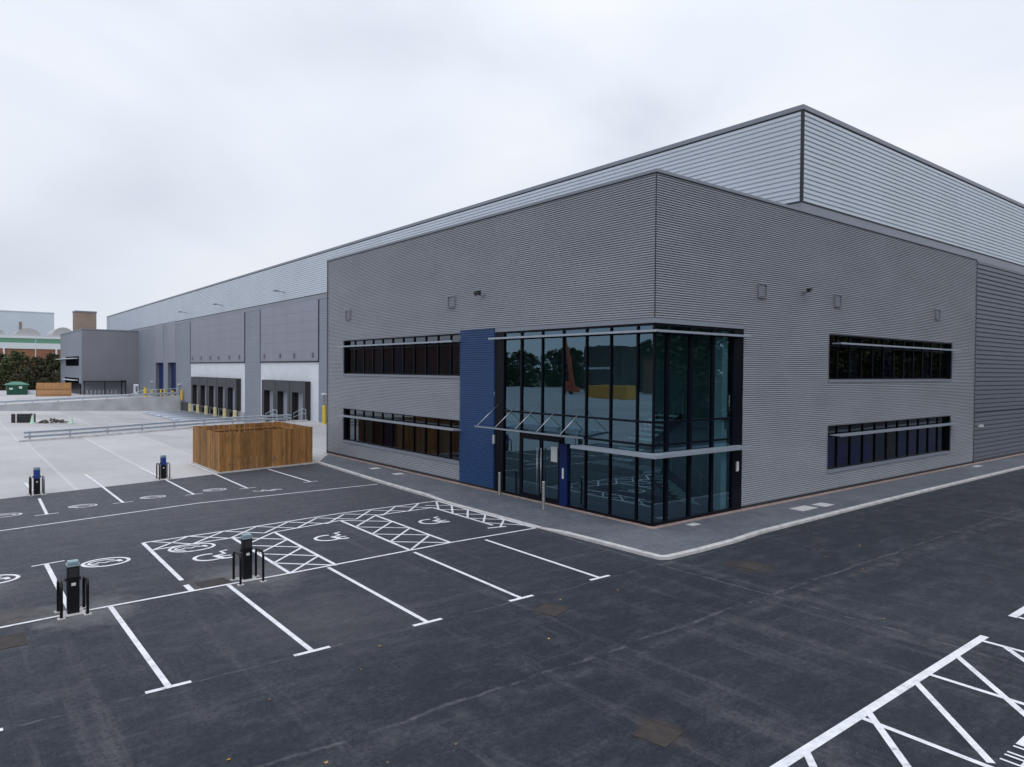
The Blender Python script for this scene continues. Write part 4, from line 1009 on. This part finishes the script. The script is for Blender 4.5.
for q in ((4,5,6,7),(0,1,5,4),(1,2,6,5),(2,3,7,6),(3,0,4,7)): m.f.append(tuple(n+i for i in q)); m.m.append(0)
m.build('skip_lid',M['greenlid'],sk)
m=MB(); m.box(-130.3,-130.27,-9.75,-9.25,1.2,1.5); m.box(-130.3,-130.27,-8.4,-7.95,1.35,1.75); m.build('sticker',M['label'],sk)
M['wood2']=plain('orange_timber',(.42,.22,.09),.7,0,.2,3,stretch=(2,2,.2))
tf=thing('timber_fence',(-121,-4,.3),'orange brown timber board fence beside the green skip','fence')
m=MB(); y=-6.7
while y<-1.95: m.box(-121.3,-121.25,y+.005,y+.14,.25,2.5+random.uniform(-.02,.02)); y+=.15
m.box(-121.2,-121.12,-6.7,-1.95,.6,.7); m.box(-121.2,-121.12,-6.7,-1.95,1.5,1.6); m.build('board_panel',M['wood2'],tf)
for y in (-6.7,-4.3,-2.0):
    m=MB(); m.box(-121.5,-121.4,y-.06,y+.06,.2,1.95); m.build('post',M['wood'],tf)
cs=thing('cycle_shelter',(-127,3.5,.3),'dark framed cycle shelter against the far office wing','cycle shelter')
m=MB(); m.box(-127.6,-126.2,.5,7.0,2.55,2.68); m.build('roof',M['frame'],cs)
for y in (.6,3.7,6.3,6.95):
    m=MB(); m.box(-126.35,-126.25,y-.06,y+.06,.25,2.55); m.build('post',M['frame'],cs)
m=MB(); m.box(-126.6,-126.1,6.2,7.05,2.5,2.75); m.build('end_box',M['frame'],cs)
for k in range(8):
    y=1.0+k*.62; m=MB(); m.tube([(-126.7,y,.25),(-126.7,y,.9),(-126.5,y,1.05),(-126.0,y,1.05),(-125.8,y,.9),(-125.8,y,.25)],.04,8); m.build('cycle_hoop',M['galv'],cs)
m=MB(); m.box(-127.3,-126.4,8.3,9.15,.25,2.1); wc=thing('white_cabinet',(-126.8,8.6,.25),'rounded white cabinet in the corner by the far office wing','cabinet'); m.build('casing',M['white'],wc,bevel=.2)
m=MB(); m.box(-126.39,-126.37,8.55,8.9,.6,1.7); m.build('door_panel',M['gpost'],wc)
for i,(x,y,l) in enumerate(((-133,-11.6,'pale concrete block left of the green skip'),(-133,-6.0,'pale concrete block between the green skip and the timber fence'),(-133,-7.0,'pale concrete block just right of the green skip'))):
    m=MB(); taper(m,x-.4,x+.4,y-.45,y+.45,.9,.1,.15,.05); b=m.build('concrete_block',M['white']); tag(b,l,'concrete block','pale concrete blocks beside the skip')

# lamp columns
def column(x,y,h,label):
    t=thing('lamp_column',(x,y,.2),label,'lamp column','lamp columns beyond the yard',local=True)
    m=MB(); m.tube([(0,0,0),(0,0,h)],.12,8,r2=.07); m.build('column',M['white'],t); m=MB(); m.box(-.2,.9,-.15,.15,h,h+.12); m.build('lantern',M['gpost'],t)
column(-175,-9,14,'tall pale lamp column at the far left'); column(-175,-2.3,11,'pale lamp column standing left of the far office wing')

# ------------------------------------------------------------------ background industry
ib=thing('factory',(-265,0,0),'pale factory with a green stripe over a brick lower storey','factory')
m=MB(); m.box(-285,-262,-40,16,0,10.8); m.build('brick_wall',M['brick'],ib)
m=MB(); m.box(-285.2,-261.8,-40.2,16.2,10.8,12.7); m.box(-285.2,-261.8,-40.2,16.2,14.2,14.9); m.build('sheet_wall',M['palewhite'],ib)
m=MB(); m.box(-285.1,-261.9,-40.1,16.1,12.7,14.2); m.build('stripe',M['stripe'],ib)
for y in (-3.5,10.6):
    m=MB(); m.box(-261.79,-261.4,y-.25,y+.25,0,11); m.build('downpipe',M['palewhite'],ib)
def hump(y0,y1,z,name):
    m=MB(); n=10
    for k in range(n):
        a0=math.pi*k/n;a1=math.pi*(k+1)/n;cy=(y0+y1)/2;r=(y1-y0)/2
        m.quad((-262.5,cy-r*math.cos(a0),14.9+z*math.sin(a0)),(-262.5,cy-r*math.cos(a1),14.9+z*math.sin(a1)),(-284,cy-r*math.cos(a1),14.9+z*math.sin(a1)),(-284,cy-r*math.cos(a0),14.9+z*math.sin(a0)))
    m.poly([(-262.5,(y0+y1)/2-(y1-y0)/2*math.cos(math.pi*k/n),14.9+z*math.sin(math.pi*k/n)) for k in range(n+1)])
    m.build('barrel_roof',M['pink'],ib)
hump(-.5,6.5,2.6,''); hump(9.5,16,3.3,''); hump(-9,-3,2.2,'')
bb=thing('grey_block_building',(-330,0,0),'large plain pale blue grey block rising behind the factory','building')
m=MB(); m.box(-350,-320,-60,16.0,0,26.2); m.build('wall',M['palewall'],bb); m=MB(); m.box(-319.9,-319.7,-5,-3,16.5,22.5); m.build('louvre',M['clad_mid'],bb); m=MB(); m.box(-319.9,-319.7,4.5,5.3,18,22.5); m.build('louvre',M['bricktower'],bb)
m=MB(); m.box(-350.1,-319.9,-60.1,16.1,26.2,26.6); m.build('coping',M['clad_light'],bb)
bt=thing('brick_tower',(-270,20,0),'square brown brick tower above the far office wing','tower')
m=MB(); m.box(-276,-270,17,23.4,0,24); m.build('shaft',M['bricktower'],bt); m=MB(); m.box(-276.15,-269.85,16.85,23.55,24,24.5); m.build('parapet',M['coping'],bt)

# ------------------------------------------------------------------ trees
def tree_mesh(h,cr,seed,n_cl,leaf,spread=1.,ls=.16,trunk_r=.16,base=.25,per=26):
    rnd=random.Random(seed); tr=MB(); lf=MB()
    top=Vector((rnd.uniform(-.3,.3),rnd.uniform(-.3,.3),h*.85))
    tr.tube([(0,0,-.5),(0.05,0,h*.3),tuple(top*.7),tuple(top)],trunk_r,8,r2=.03)
    for k in range(n_cl):
        t=rnd.uniform(base,1); a=rnd.uniform(0,6.283)
        env=math.sin(math.pi*min(1,(t-base)/(1-base)*.82+.12))**.7
        r=cr*env*rnd.uniform(.35,1.08); c=Vector((r*math.cos(a),r*math.sin(a),h*t*rnd.uniform(.93,1.03)))
        if k%3==0:
            s=Vector((0,0,max(.5,c.z-r*.8))); tr.tube([tuple(s),tuple(s.lerp(c,.5)+Vector((0,0,-.1))),tuple(c)],.045*h/8,5,r2=.012,cap=False)
        rad=rnd.uniform(.35,.8)*cr*.32
        for j in range(per):
            d=Vector((rnd.gauss(0,1),rnd.gauss(0,1),rnd.gauss(0,.75))); d=d.normalized()*rad*rnd.uniform(.2,1.15)
            p=c+d; s=ls*rnd.uniform(.6,1.4); u=Vector((rnd.gauss(0,1),rnd.gauss(0,1),rnd.gauss(0,.6))).normalized(); w=u.cross(Vector((rnd.gauss(0,1),rnd.gauss(0,1),rnd.gauss(0,1)))).normalized()
            lf.poly([tuple(p-u*s),tuple(p+w*s*.6),tuple(p+u*s),tuple(p-w*s*.6)])
    return tr,lf
def tree(name,h,cr,seed,n,leaf,bark,label,group,loc,ls=.16,per=26,base=.2):
    t=thing(name,loc,label,'tree',group,local=True); a,b=tree_mesh(h,cr,seed,n,leaf,ls=ls,per=per,base=base)
    a.build('trunk',bark,t,smooth=True); b.build('crown',leaf,t); return t
# visible trees behind the far yard
GT='trees behind the far yard fence'
v=[('leaf',-168,-21,8.5,3.2,'dark tree at the far left edge of the frame'),('leaf2',-166,-13.5,8.4,3.4,'olive tree directly behind the green skip'),('leaf',-171,-9.5,8.6,3.2,'dark bushy tree between the skip and the lamp column'),('leaf2',-165,-6.2,8.8,3.0,'tallest olive tree left of the far office wing'),('leaf3',-163,-3.0,7.4,2.6,'brownish thin tree behind the timber fence'),('leaf',-169,.5,8.2,3.0,'dark tree touching the far office wing'),('leaf2',-172,-16.5,9.,3.2,'olive tree behind the skip, set farther back')]
for i,(m_,x,y,h,cr,l) in enumerate(v):
    tree('tree',h,cr,20+i,170,M[m_],M['birch'] if i in (3,4) else M['bark'],l,GT,(x,y,-.6),ls=.22,per=30,base=.08)
# hedge bushes below the crowns
hb=MB()
for k in range(5200):
    y=random.uniform(-26,1.2); x=random.uniform(-163,-159)+ (2 if random.random()<.3 else 0); z=random.uniform(0,1)**.8*(3.4+1.1*math.sin(y*.9)+.6*math.sin(y*2.3)); s=random.uniform(.12,.32)
    u=Vector((random.gauss(0,1),random.gauss(0,1),random.gauss(0,1))).normalized(); w=u.cross(Vector((random.gauss(0,1),random.gauss(0,1),random.gauss(0,1)))).normalized(); p=Vector((x,y,z))
    hb.poly([tuple(p-u*s),tuple(p+w*s*.7),tuple(p+u*s),tuple(p-w*s*.7)])
tag(hb.build('hedgerow',M['leaf3']),'dark tangled undergrowth along the foot of the far trees','undergrowth',kind='stuff')
# trees seen in the glass: across the road to the east, and beyond the yard
pa=tree('tree',13,4.6,51,150,M['leaf'],M['bark'],'tall tree across the road mirrored in the side glazing','roadside trees mirrored in the glass',(33,28,-.5),ls=.33,per=26,base=.05)
pb=tree('tree',12,4.2,52,130,M['leaf2'],M['bark'],'tall tree across the road mirrored in the side glazing','roadside trees mirrored in the glass',(36,37,-.5),ls=.33,per=26,base=.05)
rnd=random.Random(3)
for k in range(44):
    x=30+rnd.uniform(0,12); y=12+k*2.9+rnd.uniform(-1.5,1.5); dup(pa if k%2 else pb,(x,y,-.5),rnd.uniform(0,6.28),scale=rnd.uniform(.85,1.25))
for k in range(78):
    x=-50-k*4.3+rnd.uniform(-2,2); y=-130+rnd.uniform(-9,9); dup(pa if k%3 else pb,(x,y,-1),rnd.uniform(0,6.28),scale=rnd.uniform(.8,1.12),label='distant tree beyond the yard mirrored in the front glazing',group='yard edge trees mirrored in the glass')
# things mirrored in the front glazing
sk=thing('yellow_container',(-79,-81,-.3),'yellow site container mirrored in the front glazing','container')
m=MB(); m.box(-84.5,-74.3,-82.6,-80,-.2,2.4); 
for k in range(34): m.box(-84.5+k*.3,-84.38+k*.3,-80,-79.96,-.1,2.3)
m.build('container_body',M['skipyellow'],sk); m=MB(); m.box(-74.3,-74.25,-82.4,-80.2,0,2.2); m.build('container_door',M['skipyellow'],sk)
cr=thing('orange_lift',(-102,-92,-.3),'orange boom lift mirrored in the front glazing','boom lift')
m=MB(); m.box(-102.6,-99.8,-93,-90.8,.5,1.7); m.box(-102.4,-101.2,-92.6,-91.2,1.7,2.8); m.build('chassis',M['orange'],cr); m=MB(); m.bar((-101.2,-92,1.8),(-102.4,-92,8.0),.7,.6); m.bar((-102.4,-92,8.0),(-104.2,-92,13.5),.45,.4); m.bar((-101.2,-92,4.5),(-102.9,-92,9.5),.25,.25); m.bar((-104.2,-92,13.5),(-105.2,-92,12.6),.9,.5); m.build('boom',M['orange'],cr); m=MB()
for x in (-102.3,-100.2): m.tube([(x,-90.8,.3),(x,-90.4,.3)],.5,14)
m.build('wheels',M['black'],cr)
br=thing('red_brick_shed',(-88,-118,-.3),'dark red brick shed mirrored in the front glazing','shed')
m=MB(); m.box(-97,-80,-120,-112,-1,8.5); m.build('wall',M['brick'],br); m=MB(); m.box(-97.5,-79.5,-120.5,-111.5,8.5,9.1); m.build('roof',M['gap'],br)
lb=thing('long_brick_shed',(-230,-122,-.3),'long red brick shed mirrored in the upper windows left of the blue panel','shed')
m=MB(); m.box(-330,-172,-122,-116,-1,14.0); m.build('wall',brickmat('shed_brick',(.13,.06,.055),(.10,.05,.05),(.1,.08,.08),.9,.3),lb); m=MB(); m.box(-330.5,-171.5,-122.5,-115.5,14.0,14.7); m.build('roof',M['gap'],lb)
for k in range(18):
    m=MB(); m.box(-326+k*8.6,-323+k*8.6,-115.99,-115.9,3,8.5); m.build('window',M['intdark'],lb)
ds=thing('dark_shed',(-100,-104,-.3),'near black steel shed mirrored in the front glazing','shed')
m=MB(); m.box(-105.5,-97,-108,-100,-1,11.0); m.build('wall',plain('shed_sheet',(.055,.05,.045),.8,0,.5,.8,stretch=(1,1,.2)),ds); m=MB(); m.box(-105.6,-96.9,-99.99,-99.9,5.6,6.1); m.build('rail_band',M['palewhite'],ds)

# ------------------------------------------------------------------ world, sun, camera
w=bpy.data.worlds.new('World'); sc.world=w; w.use_nodes=True; nt=w.node_tree; ns=nt.nodes; LK=nt.links
bg=ns['Background']; out=ns['World Output']
sky=ns.new('ShaderNodeTexSky'); sky.sky_type='NISHITA'; sky.sun_disc=False; SE,SA=math.radians(46),math.radians(118)
sky.sun_elevation=SE; sky.sun_rotation=SA
LK.new(sky.outputs[0],bg.inputs[0]); bg.inputs[1].default_value=.05
tc=ns.new('ShaderNodeTexCoord'); mp=ns.new('ShaderNodeMapping'); mp.inputs['Scale'].default_value=(1,1,2.3); mp.inputs['Location'].default_value=(.3,.1,.2); LK.new(tc.outputs['Generated'],mp.inputs[0])
n1=ns.new('ShaderNodeTexNoise'); n1.inputs['Scale'].default_value=2.1; n1.inputs['Detail'].default_value=6; n1.inputs['Roughness'].default_value=.42; n1.inputs['Distortion'].default_value=.5; LK.new(mp.outputs[0],n1.inputs['Vector'])
r=ns.new('ShaderNodeValToRGB'); e=r.color_ramp.elements; e[0].position=.30; e[0].color=(.67,.72,.82,1); e[1].position=.68; e[1].color=(.92,.94,.985,1); x=e.new(.47); x.color=(.80,.85,.94,1)
LK.new(n1.outputs[0],r.inputs[0])
b2=ns.new('ShaderNodeBackground'); LK.new(r.outputs[0],b2.inputs[0])
sz=ns.new('ShaderNodeSeparateXYZ'); LK.new(tc.outputs['Generated'],sz.inputs[0]); mr=ns.new('ShaderNodeMapRange'); mr.inputs[1].default_value=.42; mr.inputs[2].default_value=1; mr.inputs[3].default_value=0; mr.inputs[4].default_value=.75; LK.new(sz.outputs[2],mr.inputs[0])
m2=ns.new('ShaderNodeMapRange'); m2.inputs[1].default_value=.0; m2.inputs[2].default_value=.38; m2.inputs[3].default_value=.94; m2.inputs[4].default_value=1.09; LK.new(sz.outputs[2],m2.inputs[0]); ad=ns.new('ShaderNodeMath'); ad.operation='ADD'; LK.new(mr.outputs[0],ad.inputs[0]); LK.new(m2.outputs[0],ad.inputs[1]); LK.new(ad.outputs[0],b2.inputs[1])
mx=ns.new('ShaderNodeMixShader'); mx.inputs[0].default_value=.94; LK.new(bg.outputs[0],mx.inputs[1]); LK.new(b2.outputs[0],mx.inputs[2]); LK.new(mx.outputs[0],out.inputs[0])
sl=bpy.data.lights.new('sun','SUN'); sl.energy=.8; sl.angle=math.radians(35); sl.color=(1,.985,.96); so=bpy.data.objects.new('sun',sl); C.objects.link(so)
# sun from behind-left of the camera
sd=Vector((math.sin(SA)*math.cos(SE),math.cos(SA)*math.cos(SE),math.sin(SE)))
so.rotation_euler=sd.to_track_quat('Z','Y').to_euler()
cd=bpy.data.cameras.new('camera'); co=bpy.data.objects.new('camera',cd); C.objects.link(co); sc.camera=co
cd.sensor_width=36; cd.lens=711.3445/1024*36; cd.clip_end=6000; cd.clip_start=.1
R=Vector((0.62344493,0.78182636,0.00799808)); F=Vector((-0.78162623,0.62347411,-0.01845217)); R.normalize(); F.normalize(); U=R.cross(F)
co.matrix_world=Matrix(((R.x,U.x,-F.x,15.33698612),(R.y,U.y,-F.y,-18.18679056),(R.z,U.z,-F.z,5.1),(0,0,0,1)))
sc.view_settings.view_transform='Standard'; sc.view_settings.look='None'; sc.view_settings.gamma=1; sc.view_settings.exposure=0; sc.view_settings.use_curve_mapping=False
sc.render.resolution_x=1024; sc.render.resolution_y=767
try: sc.cycles.transparent_max_bounces=16; sc.cycles.max_bounces=8
except Exception: pass
fin()
